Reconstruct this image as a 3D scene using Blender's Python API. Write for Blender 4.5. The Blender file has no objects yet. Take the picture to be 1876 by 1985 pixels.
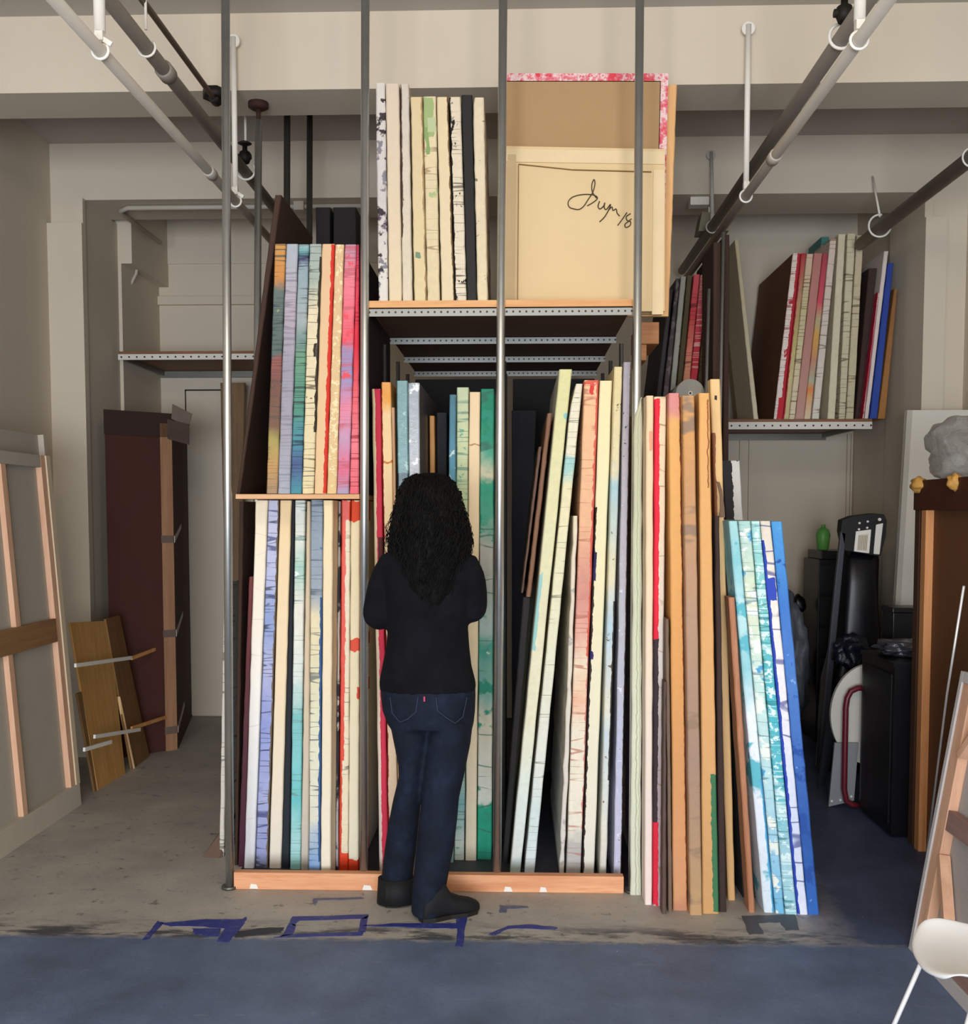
import bpy, bmesh, math, random
from mathutils import Vector, Matrix, noise, Euler
random.seed(7)
SC = bpy.context.scene
COL = SC.collection
# ------------------------------------------------------------------ camera
FPX = 2000.0
CX, CY = 938.0, 1116.0
CAMH = 1.49
PITCH = math.radians(-3.5)
YAW = math.radians(1.78)
cam_d = bpy.data.cameras.new('camera')
cam = bpy.data.objects.new('camera', cam_d)
COL.objects.link(cam)
cam.location = (0, 0, CAMH)
cam.rotation_euler = (math.radians(90) + PITCH, 0, YAW)
cam_d.sensor_width = 36.0
cam_d.lens = FPX / 1985.0 * 36.0
cam_d.shift_y = (CY - 992.5) / 1985.0
cam_d.clip_start = 0.05
SC.camera = cam
RM = cam.rotation_euler.to_matrix()
O = Vector((0, 0, CAMH))
def ray(px, py):
    return RM @ Vector(((px - CX) / FPX, -(py - CY) / FPX, -1.0))
def P(px, py, Y):
    d = ray(px, py); return O + d * (Y / d.y)
def PZ(px, py, z=0.0):
    d = ray(px, py); return O + d * ((z - CAMH) / d.z)
def PX(px, py, X):
    d = ray(px, py); return O + d * (X / d.x)
# ------------------------------------------------------------------ world, lights, exposure
SC.view_settings.view_transform = 'Standard'
SC.view_settings.look = 'None'
SC.view_settings.exposure = 0.0
SC.view_settings.gamma = 1.0
W = bpy.data.worlds.new('world'); SC.world = W; W.use_nodes = True
W.node_tree.nodes['Background'].inputs[0].default_value = (0.75, 0.82, 1.0, 1)
W.node_tree.nodes['Background'].inputs[1].default_value = 0.12
def area(name, loc, rot, sx, sy, power, color):
    l = bpy.data.lights.new(name, 'AREA'); l.shape = 'RECTANGLE'; l.size = sx; l.size_y = sy
    l.energy = power; l.color = color
    o = bpy.data.objects.new(name, l); COL.objects.link(o)
    o.location = loc; o.rotation_euler = rot
    return o
# two warm tube lamps above and behind the camera
area('tube_lamp_light', (0.75, 0.4, 3.45), (math.radians(62), 0, 0), 0.30, 0.4, 15, (1.0, 0.82, 0.62))
area('tube_lamp_light', (-0.65, 0.4, 3.45), (math.radians(62), 0, 0), 0.30, 0.4, 15, (1.0, 0.82, 0.62))
# cool daylight from the windows behind the camera
area('doorway_daylight', (-0.35, -4.1, 1.15), (math.radians(90), 0, 0), 4.0, 2.1, 520, (0.86, 0.915, 1.0))
# ------------------------------------------------------------------ helpers: colour and nodes
def lin(c):
    if isinstance(c, str):
        c = tuple(int(c[i:i+2], 16) for i in (0, 2, 4))
    return tuple(((v/255)/12.92 if v/255 <= 0.04045 else (((v/255)+0.055)/1.055)**2.4) for v in c) + (1.0,)
class NT:
    def __init__(s, name, rough=0.7, metal=0.0, spec=0.4):
        s.m = bpy.data.materials.new(name); s.m.use_nodes = True
        s.t = s.m.node_tree; s.b = s.t.nodes['Principled BSDF']
        s.b.inputs['Roughness'].default_value = rough
        s.b.inputs['Metallic'].default_value = metal
        s.b.inputs['Specular IOR Level'].default_value = spec
    def n(s, t, **kw):
        x = s.t.nodes.new(t)
        for k, v in kw.items(): setattr(x, k, v)
        return x
    def l(s, a, b): s.t.links.new(a, b)
    def put(s, sock, v):
        if hasattr(v, 'is_linked') or hasattr(v, 'links'): s.l(v, sock)
        else: sock.default_value = v
    def math(s, op, a, b=0.0, c=None, clamp=False):
        x = s.n('ShaderNodeMath', operation=op); x.use_clamp = clamp
        s.put(x.inputs[0], a); s.put(x.inputs[1], b)
        if c is not None: s.put(x.inputs[2], c)
        return x.outputs[0]
    def noise(s, vec, scale=5, detail=3, rough=0.5, dim='3D'):
        x = s.n('ShaderNodeTexNoise', noise_dimensions=dim)
        if vec is not None: s.l(vec, x.inputs['Vector'])
        x.inputs['Scale'].default_value = scale; x.inputs['Detail'].default_value = detail
        x.inputs['Roughness'].default_value = rough
        return x.outputs['Fac']
    def mix(s, f, a, b, mode='MIX'):
        x = s.n('ShaderNodeMix', data_type='RGBA', blend_type=mode)
        s.put(x.inputs[0], f); s.put(x.inputs[6], a); s.put(x.inputs[7], b)
        return x.outputs[2]
    def step(s, v, lo, hi):
        x = s.n('ShaderNodeMapRange'); x.clamp = True
        s.put(x.inputs[0], v); x.inputs[1].default_value = lo; x.inputs[2].default_value = hi
        return x.outputs[0]
    def ramp(s, v, stops, interp='LINEAR'):
        x = s.n('ShaderNodeValToRGB'); cr = x.color_ramp; cr.interpolation = interp
        s.put(x.inputs[0], v)
        while len(cr.elements) < len(stops): cr.elements.new(0.5)
        for e, (p, c) in zip(cr.elements, sorted(stops)): e.position = p; e.color = lin(c)
        return x.outputs[0]
    def comb(s, x, y, z=0.0):
        c = s.n('ShaderNodeCombineXYZ'); s.put(c.inputs[0], x); s.put(c.inputs[1], y); s.put(c.inputs[2], z)
        return c.outputs[0]
    def bump(s, h, strength=0.2, dist=0.01):
        b = s.n('ShaderNodeBump'); b.inputs['Strength'].default_value = strength; b.inputs['Distance'].default_value = dist
        s.l(h, b.inputs['Height']); s.l(b.outputs[0], s.b.inputs['Normal'])
    def col(s, c): s.put(s.b.inputs['Base Color'], c)

MC = {}
def plain(name, c, rough=0.7, metal=0.0, var=0.10, scale=6, bump=0.1, spec=0.4):
    """colour with a faint uneven tone and a fine surface"""
    if name in MC: return MC[name]
    k = NT(name, rough, metal, spec)
    tc = k.n('ShaderNodeTexCoord').outputs['Object']
    f = k.noise(tc, scale, 4, 0.6)
    base = lin(c)
    a = tuple(v*(1-var) for v in base[:3]) + (1,); b = tuple(min(1, v*(1+var)) for v in base[:3]) + (1,)
    k.col(k.mix(f, a, b))
    if bump: k.bump(k.noise(tc, scale*25, 3), bump, 0.004)
    MC[name] = k.m
    return k.m
def wood(name, c1, c2, axis='Z', knots=None, rough=0.6, sc=1.0):
    if name in MC: return MC[name]
    k = NT(name, rough)
    tc = k.n('ShaderNodeTexCoord').outputs['Object']
    mp = k.n('ShaderNodeMapping'); k.l(tc, mp.inputs[0])
    s = {'Z': (14, 14, 1.1), 'X': (1.1, 14, 14), 'Y': (14, 1.1, 14)}[axis]
    mp.inputs['Scale'].default_value = tuple(v*sc for v in s)
    f = k.noise(mp.outputs[0], 2.2, 5, 0.62)
    g = k.noise(mp.outputs[0], 9, 3, 0.5)
    c = k.ramp(f, [(0.3, c1), (0.7, c2)])
    c = k.mix(k.step(g, 0.55, 0.8), c, lin(c1))
    k.col(c); k.bump(g, 0.25, 0.003)
    MC[name] = k.m
    return k.m

def art(name, stops, w=0.045, L=1.4, blots=(), lines=(), rims=(), mott=0.10, rough=0.72, drip=0.05, interp='LINEAR', tone=1.0):
    """painted canvas edge. stops: colour down the length (v 0 foot, 1 top); blots: (colour, scale, threshold, stretch);
    lines: (colour, density per metre, width); rims: (u0, u1, v0, v1, colour)"""
    k = NT(name, rough)
    uv = k.n('ShaderNodeUVMap'); uv.uv_map = 'uv'
    sp = k.n('ShaderNodeSeparateXYZ'); k.l(uv.outputs[0], sp.inputs[0])
    u, v = sp.outputs[0], sp.outputs[1]
    seed = random.uniform(0, 60)
    um = k.math('MULTIPLY', u, w); vm = k.math('MULTIPLY', v, L)
    base = k.comb(um, vm, seed)
    nz = k.noise(base, 9, 3, 0.6)
    vv = k.math('MULTIPLY_ADD', k.math('SUBTRACT', nz, 0.5), drip * 2, v)
    c = k.ramp(vv, stops, interp) if len(stops) > 1 else None
    if c is None:
        rgb = k.n('ShaderNodeRGB'); rgb.outputs[0].default_value = lin(stops[0][1]); c = rgb.outputs[0]
    fine = k.noise(base, 38, 4, 0.65)
    hsv = k.n('ShaderNodeHueSaturation'); k.l(c, hsv.inputs['Color'])
    k.l(k.math('MULTIPLY_ADD', k.math('SUBTRACT', fine, 0.5), mott * 3, 1.0), hsv.inputs['Value'])
    c = hsv.outputs[0]
    for i, (bc, sc, th, st) in enumerate(blots):
        q = k.comb(k.math('MULTIPLY', um, st), vm, seed + 7.3 * (i + 1))
        f = k.step(k.noise(q, sc, 4, 0.6), th, th + 0.035)
        c = k.mix(f, c, lin(bc))
    for i, (lc, dens, wd) in enumerate(lines):
        q = k.comb(k.math('MULTIPLY', um, 1.8), k.math('MULTIPLY', vm, dens), seed + 3.1 * (i + 1))
        d = k.math('ABSOLUTE', k.math('SUBTRACT', k.noise(q, 1.0, 1, 0.4), 0.5))
        f = k.math('SUBTRACT', 1.0, k.step(d, wd * 0.25, wd * 0.6))
        gate = k.step(k.noise(k.comb(um, vm, seed + 21 + i), 7, 2), 0.40, 0.5)
        f = k.math('MULTIPLY', k.math('MULTIPLY', f, gate), 0.75)
        c = k.mix(f, c, lin(lc))
    wob = k.math('MULTIPLY', k.math('SUBTRACT', k.noise(base, 30, 3), 0.5), 0.35)
    wobv = k.math('MULTIPLY', k.math('SUBTRACT', k.noise(base, 26, 3), 0.5), 0.03)
    for (u0, u1, v0, v1, rc) in rims:
        uu = k.math('ADD', u, wob); v2 = k.math('ADD', v, wobv)
        f = k.math('MULTIPLY', k.math('GREATER_THAN', uu, u0), k.math('LESS_THAN', uu, u1))
        f = k.math('MULTIPLY', f, k.math('MULTIPLY', k.math('GREATER_THAN', v2, v0), k.math('LESS_THAN', v2, v1)))
        c = k.mix(f, c, lin(rc))
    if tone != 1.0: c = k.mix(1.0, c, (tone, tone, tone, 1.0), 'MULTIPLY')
    k.col(c)
    k.bump(fine, 0.25, 0.004)
    return k.m

# ------------------------------------------------------------------ helpers: meshes and objects
class MB:
    def __init__(s): s.v = []; s.f = []; s.sm = []; s.mi = []
    def add(s, vs, fs, smooth=False, mi=0):
        o = len(s.v); s.v += [tuple(x) for x in vs]
        for f in fs: s.f.append(tuple(i + o for i in f)); s.sm.append(smooth); s.mi.append(mi)
        return s
    def hexa(s, a, b, mi=0):
        """a: 4 points of one face (ccw), b: the matching 4 points of the opposite face"""
        return s.add(list(a) + list(b), [(0,1,2,3), (7,6,5,4), (0,4,5,1), (1,5,6,2), (2,6,7,3), (3,7,4,0)], mi=mi)
    def box(s, x0, x1, y0, y1, z0, z1, mi=0):
        return s.hexa([(x0,y0,z0),(x1,y0,z0),(x1,y0,z1),(x0,y0,z1)], [(x0,y1,z0),(x1,y1,z0),(x1,y1,z1),(x0,y1,z1)], mi)
    def bar(s, a, b, w, h, up=(0,0,1), mi=0):
        """box section w x h along a-b"""
        a = Vector(a); b = Vector(b); d = (b - a).normalized(); u = Vector(up)
        if abs(d.dot(u)) > 0.98: u = Vector((0, 1, 0))
        x = d.cross(u).normalized() * (w/2); y = x.cross(d).normalized() * (h/2)
        return s.hexa([a-x-y, a+x-y, a+x+y, a-x+y], [b-x-y, b+x-y, b+x+y, b-x+y], mi)
    def sweep(s, pts, r, n=12, smooth=True, caps=True, closed=False):
        pts = [Vector(p) for p in pts]; rs = r if isinstance(r, (list, tuple)) else [r]*len(pts)
        up = None; rings = []; N = len(pts)
        for i, p in enumerate(pts):
            if closed: d = (pts[(i+1) % N] - pts[i-1]).normalized()
            else: d = (pts[min(i+1, N-1)] - pts[max(i-1, 0)]).normalized()
            if up is None:
                up = Vector((0,0,1)) if abs(d.z) < 0.9 else Vector((0,1,0))
            x = d.cross(up).normalized(); up = x.cross(d).normalized()
            rings.append([p + (x*math.cos(t) + up*math.sin(t))*rs[i] for t in [2*math.pi*j/n for j in range(n)]])
        vs = [q for rg in rings for q in rg]; fs = []
        M = N if closed else N-1
        for i in range(M):
            for j in range(n):
                a = i*n + j; b = i*n + (j+1) % n; i2 = (i+1) % N
                fs.append((a, b, i2*n + (j+1) % n, i2*n + j))
        s.add(vs, fs, smooth)
        if caps and not closed:
            o = len(s.v) - len(vs)
            s.f.append(tuple(o + j for j in reversed(range(n)))); s.sm.append(False); s.mi.append(0)
            s.f.append(tuple(o + (N-1)*n + j for j in range(n))); s.sm.append(False); s.mi.append(0)
        return s
    def cyl(s, a, b, r, n=16): return s.sweep([a, b], r, n)
    def loft(s, secs, n=24, smooth=True):
        """secs: (cx, cy, z, rx, ry, squareness)"""
        rings = []
        for (cx, cy, z, rx, ry, *q) in secs:
            e = q[0] if q else 1.0
            rg = []
            for j in range(n):
                t = 2*math.pi*j/n; c, sn = math.cos(t), math.sin(t)
                rg.append((cx + rx*math.copysign(abs(c)**e, c), cy + ry*math.copysign(abs(sn)**e, sn), z))
            rings.append(rg)
        return s.rings(rings, smooth)
    def rings(s, rings, smooth=True, caps=True):
        n = len(rings[0]); vs = [q for rg in rings for q in rg]; fs = []
        for i in range(len(rings)-1):
            for j in range(n):
                fs.append((i*n + j, i*n + (j+1) % n, (i+1)*n + (j+1) % n, (i+1)*n + j))
        if caps:
            fs.append(tuple(reversed(range(n)))); fs.append(tuple((len(rings)-1)*n + j for j in range(n)))
        return s.add(vs, fs, smooth)
    def prism(s, pts, off, mi=0):
        """polygon pts extruded by vector off"""
        n = len(pts); off = Vector(off); a = [Vector(p) for p in pts]; b = [p + off for p in a]
        fs = [tuple(range(n)), tuple(reversed(range(n, 2*n)))]
        for i in range(n): fs.append((i, i+n, (i+1) % n + n, (i+1) % n))
        return s.add(a + b, fs, mi=mi)
    def lump(s, c, r, amp=0.15, freq=4.0, sub=3, seed=0.0):
        bm = bmesh.new(); bmesh.ops.create_icosphere(bm, subdivisions=sub, radius=1.0)
        vs = []
        for v in bm.verts:
            p = v.co.copy(); k = 1 + amp * noise.noise(p * freq + Vector((seed, seed*1.7, 3))) + amp*0.5*noise.noise(p*freq*2.7 + Vector((seed, 1, 9)))
            vs.append((c[0] + p.x*r[0]*k, c[1] + p.y*r[1]*k, c[2] + p.z*r[2]*k))
        fs = [tuple(v.index for v in f.verts) for f in bm.faces]; bm.free()
        return s.add(vs, fs, True)
    def build(s, name, mat, parent=None, uvs=None, loc=None, bevel=0.0, recalc=True):
        me = bpy.data.meshes.new(name)
        if loc is not None: s.v = [(x-loc[0], y-loc[1], z-loc[2]) for x, y, z in s.v]
        me.from_pydata(s.v, [], s.f); me.update()
        for i, p in enumerate(me.polygons):
            p.use_smooth = s.sm[i]; p.material_index = s.mi[i]
        if recalc:
            bm = bmesh.new(); bm.from_mesh(me); bmesh.ops.recalc_face_normals(bm, faces=bm.faces); bm.to_mesh(me); bm.free()
        for m in (mat if isinstance(mat, (list, tuple)) else [mat]): me.materials.append(m)
        o = bpy.data.objects.new(name, me); COL.objects.link(o)
        if loc is not None: o.location = loc
        if parent is not None:
            o.parent = parent
            w_ = Vector((0, 0, 0)); a_ = parent
            while a_ is not None: w_ += a_.location; a_ = a_.parent
            o.location = (Vector(loc) if loc is not None else Vector((0, 0, 0))) - w_
        if bevel:
            b = o.modifiers.new('bevel', 'BEVEL'); b.width = bevel; b.segments = 2; b.limit_method = 'ANGLE'
        return o
def tag(o, label=None, cat=None, group=None, kind=None):
    if label: o['label'] = label
    if cat: o['category'] = cat
    if group: o['group'] = group
    if kind: o['kind'] = kind
    return o
def thing(name, label, cat, loc=(0,0,0), group=None):
    o = bpy.data.objects.new(name, None); COL.objects.link(o); o.location = loc; o.empty_display_size = 0.05
    return tag(o, label, cat, group)
def struct(name, mb, mat, **kw): return tag(mb.build(name, mat, **kw), kind='structure')

LAST = {}
def slab(name, label, cat, top, bot, Y=None, zb=None, depth=1.1, mat=None, group=None, stops=None, flank=None,
         jit=0.0010, cut=0.0, cutr=0.0, bowl=0.0, chain=True, **kw):
    """upright board or canvas seen edge-on. top = (x0, x1, y) and bot = (x0, x1, y) are where its near edge stands;
    Y is the distance of that near edge (None: where the foot meets z = zb), depth how far it runs back"""
    z0 = 0.0 if zb is None else (zb + 0.002 if zb > 0 else 0.0)
    if Y is None: Y = PZ((bot[0]+bot[1])/2, bot[2], z0).y
    tl, tr = P(top[0], top[2], Y), P(top[1], top[2], Y)
    bl, br = P(bot[0], bot[2], Y), P(bot[1], bot[2], Y)
    if zb is not None or True: bl.z = br.z = z0
    tl.z = tr.z = (tl.z + tr.z)/2
    pv = LAST.get((group, round(z0, 2)))
    chain = chain and group is not None
    if pv and chain:
        ptx, pbx, pz, py = pv
        if abs(py - Y) < 1.0:
            rx = lambda z: pbx + (ptx - pbx) * (z - z0) / (pz - z0)
            for a, b in ((bl, br), (tl, tr)):
                lim = rx(min(a.z, pz)) + 0.003
                if a.x < lim < a.x + 0.04 or (a.x < lim and lim - a.x < .09 and b.x < lim + .004):
                    a.x = lim
                    if b.x < a.x + 0.008: b.x = a.x + 0.008
    if chain: LAST[(group, round(z0, 2))] = (tr.x, br.x, tr.z, Y)
    N = 26; w = (br.x - bl.x + tr.x - tl.x)/2; L = (tl - bl).length
    vs = []; uv = []; c = min(0.004, w*0.2)
    for i in range(N+1):
        t = i/N; a = bl.lerp(tl, t); b = br.lerp(tr, t)
        j0, j1 = random.uniform(-jit, jit), random.uniform(-jit, jit)
        if t > 0.93: a = a + Vector((cut*((t-0.93)/0.07)**2*w, 0, 0)); b = b - Vector((cutr*((t-0.93)/0.07)**2*w, 0, 0))
        bo = bowl*math.sin(math.pi*t)
        x0, x1 = a.x + j0 + bo, b.x + j1 + bo; z = a.z
        vs += [(x0, Y+c, z), (x0+c, Y, z), (x1-c, Y, z), (x1, Y+c, z), (x1, Y+depth, z), (x0, Y+depth, z)]
        uv.append(t)
    fs = []; fuv = []; mi = []
    us = [0.0, c/w, 1-c/w, 1.0, 1.0 + depth/w, -depth/w]
    for i in range(N):
        for j in range(6):
            k = (j+1) % 6
            fs.append((i*6+j, i*6+k, (i+1)*6+k, (i+1)*6+j))
            if j == 5: ua, ub = us[5], 0.0
            elif j == 4: ua, ub = 0.3, 0.7
            else: ua, ub = us[j], us[k]
            fuv.append([(ua, uv[i]), (ub, uv[i]), (ub, uv[i+1]), (ua, uv[i+1])])
            mi.append(1 if (flank is not None and j in (3, 4, 5)) else 0)
    fs.append((5,4,3,2,1,0)); fuv.append([(0.5, 0.0)]*6); mi.append(0)
    fs.append(tuple(N*6+j for j in range(6))); fuv.append([(0.5, 0.99)]*6); mi.append(0)
    loc = Vector(((bl.x+br.x)/2, Y, z0))
    me = bpy.data.meshes.new(name)
    me.from_pydata([(x-loc.x, y-loc.y, z-loc.z) for x, y, z in vs], [], fs); me.update()
    ul = me.uv_layers.new(name='uv'); q = 0
    for f, pu in zip(me.polygons, fuv):
        f.use_smooth = False
        for m in range(len(f.vertices)): ul.data[q].uv = pu[m]; q += 1
    for p, m_ in zip(me.polygons, mi): p.material_index = m_
    if mat is None: mat = art('paint_' + name, stops, w=w, L=L, **kw)
    me.materials.append(mat)
    if flank is not None: me.materials.append(flank)
    o = bpy.data.objects.new(name, me); COL.objects.link(o); o.location = loc
    return tag(o, label, cat, group)
# ------------------------------------------------------------------ shared materials
M_wall = plain('wall_paint', 'D3C7B3', 0.85, var=0.04, scale=1.3, bump=0.15)
M_ceil = plain('ceiling_paint', 'B9B2A8', 0.9, var=0.05, scale=2)
M_galv = plain('galvanised_steel', 'CFD1CE', 0.36, 0.95, var=0.15, scale=12, bump=0.05)
M_galv_dark = plain('dull_steel', '77766F', 0.45, 0.85, var=0.2, scale=14)
M_pipe = plain('painted_pipe', 'BDB5A8', 0.6, var=0.08, scale=10)
M_pipe_dark = plain('grey_painted_pipe', '8D857B', 0.6, var=0.08, scale=10)
M_white = plain('white_enamel', 'E8E4DA', 0.45, var=0.03)
M_black = plain('black_iron', '17130F', 0.6, var=0.2, scale=20)
M_ply = wood('plywood', 'C98D55', 'E2AE77', 'X')
M_ply_dark = wood('underside_plywood', '5E4229', '7A5837', 'X')
M_pine = wood('orange_pine', 'E39A52', 'F4BC78', 'Z')
M_pine2 = wood('pale_pine', 'EDBE84', 'F6D3A0', 'Z')
M_greywood = wood('weathered_board', 'B08358', 'C9A07A', 'Z')
M_redwood = wood('rough_redwood', '9B6242', 'C48A66', 'Z')
M_beamwood = wood('floor_beam_wood', 'D08A5E', 'E6AC80', 'X')
M_mason = plain('masonite', '70462C', 0.75, var=0.14, scale=5)
M_mason_dark = plain('dark_masonite', '3F2A1F', 0.8, var=0.14, scale=5)
M_linen = plain('raw_canvas', 'D9C39B', 0.9, var=0.06, scale=12, bump=0.3)
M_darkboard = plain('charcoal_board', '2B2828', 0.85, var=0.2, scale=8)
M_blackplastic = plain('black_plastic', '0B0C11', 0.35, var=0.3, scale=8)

# ------------------------------------------------------------------ structure: floor
XL, XR, YB, YF = -2.78, 2.62, 7.43, -4.2
CEIL = 3.68
BZ = 3.35
k = NT('concrete_floor', 0.5, 0.0, 0.45)
tc = k.n('ShaderNodeTexCoord').outputs['Object']
sp = k.n('ShaderNodeSeparateXYZ'); k.l(tc, sp.inputs[0]); X_, Y_ = sp.outputs[0], sp.outputs[1]
n1 = k.noise(tc, 3.0, 5, 0.65); n2 = k.noise(tc, 14, 5, 0.7); n3 = k.noise(tc, 60, 3, 0.6)
wob = k.math('MULTIPLY', k.math('SUBTRACT', n2, 0.5), 0.16)
conc = k.ramp(n1, [(0.25, '98948E'), (0.5, 'ABA69E'), (0.75, 'BDB7AB')])
conc = k.mix(k.step(n2, 0.60, 0.70), conc, lin('605D5C'))
blue = k.ramp(n1, [(0.25, '4C586E'), (0.5, '5D6C88'), (0.8, '6F809E')])
blue = k.mix(k.math('MULTIPLY', k.step(n2, 0.62, 0.78), 0.5), blue, lin('8A94A6'))
edge = k.math('ADD', Y_, k.math('MULTIPLY', wob, 0.6))
near = k.math('SUBTRACT', 1.0, k.step(edge, 3.49, 3.525))
right = k.step(k.math('ADD', k.math('ADD', X_, wob), k.math('MULTIPLY', Y_, -0.05)), 0.80, 1.05)
under = k.math('MULTIPLY', k.step(Y_, 3.99, 4.01), k.math('MULTIPLY', k.math('GREATER_THAN', X_, -1.15), k.math('LESS_THAN', X_, 0.5)))  # floor inside the rack darkened, mostly its shade put into the colour
navy = k.ramp(n1, [(0.3, '3C465C'), (0.7, '505D7C')])
band = k.math('SUBTRACT', 1.0, k.step(k.math('ABSOLUTE', k.math('SUBTRACT', edge, 3.55)), 0.03, 0.13))
conc = k.mix(k.math('MULTIPLY', band, k.step(k.noise(k.comb(k.math('MULTIPLY', X_, 4.0), k.math('MULTIPLY', Y_, 14.0), 5.0), 1.0, 5, 0.7), 0.46, 0.58)), conc, lin('4A4C52'))
c = k.mix(near, conc, blue)
c = k.mix(k.math('MULTIPLY', right, k.math('SUBTRACT', 1.0, near)), c, navy)
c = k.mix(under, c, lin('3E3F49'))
sc = k.noise(k.comb(k.math('MULTIPLY', X_, 3.0), k.math('MULTIPLY', Y_, 16.0), 2.0), 1.0, 5, 0.7)
c = k.mix(k.math('MULTIPLY', k.step(sc, 0.64, 0.74), 0.35), c, lin('A9ACB4'))
sp2 = k.noise(tc, 19, 2, 0.5)
c = k.mix(k.step(sp2, 0.79, 0.81), c, lin('D4D6DA'))
c = k.mix(k.math('MULTIPLY', k.step(n3, 0.6, 0.75), 0.35), c, lin('333640'))
k.col(c); k.bump(n3, 0.2, 0.004)
k.put(k.b.inputs['Roughness'], k.math('MULTIPLY_ADD', n2, 0.3, 0.42))
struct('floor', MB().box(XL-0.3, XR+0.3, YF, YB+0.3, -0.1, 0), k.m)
struct('ceiling', MB().box(XL-0.3, XR+0.3, YF, YB+0.3, CEIL, CEIL+0.1), M_ceil)
# walls
struct('wall_left', MB().box(XL-0.12, XL, YF, YB, 0, CEIL), M_wall)
struct('wall_right', MB().box(XR, XR+0.12, YF, YB, 0, CEIL), M_wall)
struct('wall_back', MB().box(XL-0.12, XR+0.12, YB, YB+0.12, 0, CEIL), M_wall)
m = MB(); m.box(XL-0.12, XR+0.12, YF-0.12, YF, 2.9, CEIL)
m.box(XL-0.12, -2.4, YF-0.12, YF, 0, 2.9); m.box(1.7, XR+0.12, YF-0.12, YF, 0, 2.9)
struct('wall_front', m, M_wall)
# concrete beams across the ceiling, the piers under the second one
y1b = PZ(700, 222, BZ).y
struct('trim_1', MB().box(XL, XR, 4.64, y1b, BZ, CEIL), M_wall)
struct('trim_2', MB().box(XL, XR, 6.2, 6.62, BZ, CEIL), M_wall)
PLX = P(169, 700, 6.2).x; PRX = P(1780, 700, 6.2).x
struct('trim_3', MB().box(XL, PLX, 6.2, 6.72, 0, BZ), M_wall)
struct('trim_4', MB().box(PRX, XR, 6.2, 6.72, 0, BZ), M_wall)
# thicker lower half of each pier's front: upper part narrower, a step shows at y 430
xa = P(143, 380, 6.14).x
struct('trim_5', MB().box(XL, PLX+0.01, 6.14, 6.2, 0, P(120, 432, 6.14).z).box(xa, PLX+0.01, 6.16, 6.2, P(120, 432, 6.14).z, BZ), M_wall)
struct('trim_6', MB().box(PRX, P(1832, 600, 6.14).x, 6.14, 6.2, 0, P(1820, 420, 6.14).z).box(PRX, P(1812, 350, 6.14).x, 6.16, 6.2, P(1820, 420, 6.14).z, BZ), M_wall)
# recess side walls
xl2 = P(310, 650, YB).x; xr2 = P(1652, 900, YB).x
struct('trim_7', MB().box(XL, xl2, 6.72, YB, 0, CEIL).box(xl2, xl2+0.07, 6.72, YB, P(320, 557, YB).z, CEIL), M_wall)
struct('trim_8', MB().box(xr2, XR, 6.72, YB, 0, CEIL), M_wall)
# horizontal moulding on the back wall, seam above it, ledge
mz1, mz0 = P(400, 575, YB).z, P(400, 592, YB).z
struct('trim_9', MB().box(xl2-0.02, -0.9, YB-0.035, YB, mz0, mz1), M_wall, bevel=0.004)
struct('trim_10', MB().box(xl2+0.07, -0.9, YB-0.012, YB, P(400, 512, YB).z, CEIL), M_wall)
# vertical moulding strips on the back wall at the right
for i, (a, b) in enumerate([(1432, 1440), (1450, 1456), (1640, 1646), (1647, 1651)]):
    struct('trim_%d' % (11+i), MB().box(P(a, 900, YB).x, P(b, 900, YB).x, YB-0.02, YB, 0, P(1500, 842, YB).z), M_wall)
# flush door on the back wall at the left
dx0, dx1, dz = P(366, 1000, YB).x, P(480, 1000, YB).x, P(400, 758, YB).z
struct('door_1', MB().box(dx0, dx1, YB-0.018, YB-0.004, 0.01, dz), M_wall, bevel=0.002)
gap = plain('shadow_gap_paint', '2A2420', 0.9)
struct('trim_15', MB().box(dx0-0.010, dx0, YB-0.012, YB, 0, dz+0.01).box(dx0-0.010, dx1, YB-0.012, YB, dz, dz+0.010), gap)
# window frame behind the camera (daylight comes in here)
m = MB()
for x in (-2.4, -1.03, 0.33, 1.64): m.box(x, x+0.06, YF-0.09, YF-0.03, 0.0, 2.9)
for z in (0.0, 1.0, 1.95, 2.84): m.box(-2.4, 1.7, YF-0.09, YF-0.03, z, z+0.06)
struct('window_1', m, M_white)

# ------------------------------------------------------------------ storage rack
k = NT('slotted_angle', 0.4, 0.6)
uvn = k.n('ShaderNodeTexCoord').outputs['Object']; sp = k.n('ShaderNodeSeparateXYZ'); k.l(uvn, sp.inputs[0])
fx = k.math('SUBTRACT', k.math('FRACT', k.math('MULTIPLY', sp.outputs[0], 1/0.0252)), 0.5)
fz = k.math('MULTIPLY', sp.outputs[2], 1/0.0252)
dd = k.math('SQRT', k.math('ADD', k.math('MULTIPLY', fx, fx), k.math('MULTIPLY', fz, fz)))
hole = k.math('LESS_THAN', dd, 0.17)
k.col(k.mix(hole, lin('7E7E79'), lin('0C0B0A')))
k.put(k.b.inputs['Metallic'], k.math('MULTIPLY_ADD', hole, -0.6, 0.6))
M_angle = k.m
k = NT('white_slotted_angle', 0.5, 0.0)
uvn = k.n('ShaderNodeTexCoord').outputs['Object']; sp = k.n('ShaderNodeSeparateXYZ'); k.l(uvn, sp.inputs[0])
fx = k.math('SUBTRACT', k.math('FRACT', k.math('MULTIPLY', sp.outputs[0], 1/0.05)), 0.5)
fz = k.math('MULTIPLY', sp.outputs[2], 1/0.05)
dd = k.math('SQRT', k.math('ADD', k.math('MULTIPLY', fx, fx), k.math('MULTIPLY', fz, fz)))
k.col(k.mix(k.math('LESS_THAN', dd, 0.12), lin('DAD5CB'), lin('1C1815')))
M_angle_w = k.m

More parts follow.
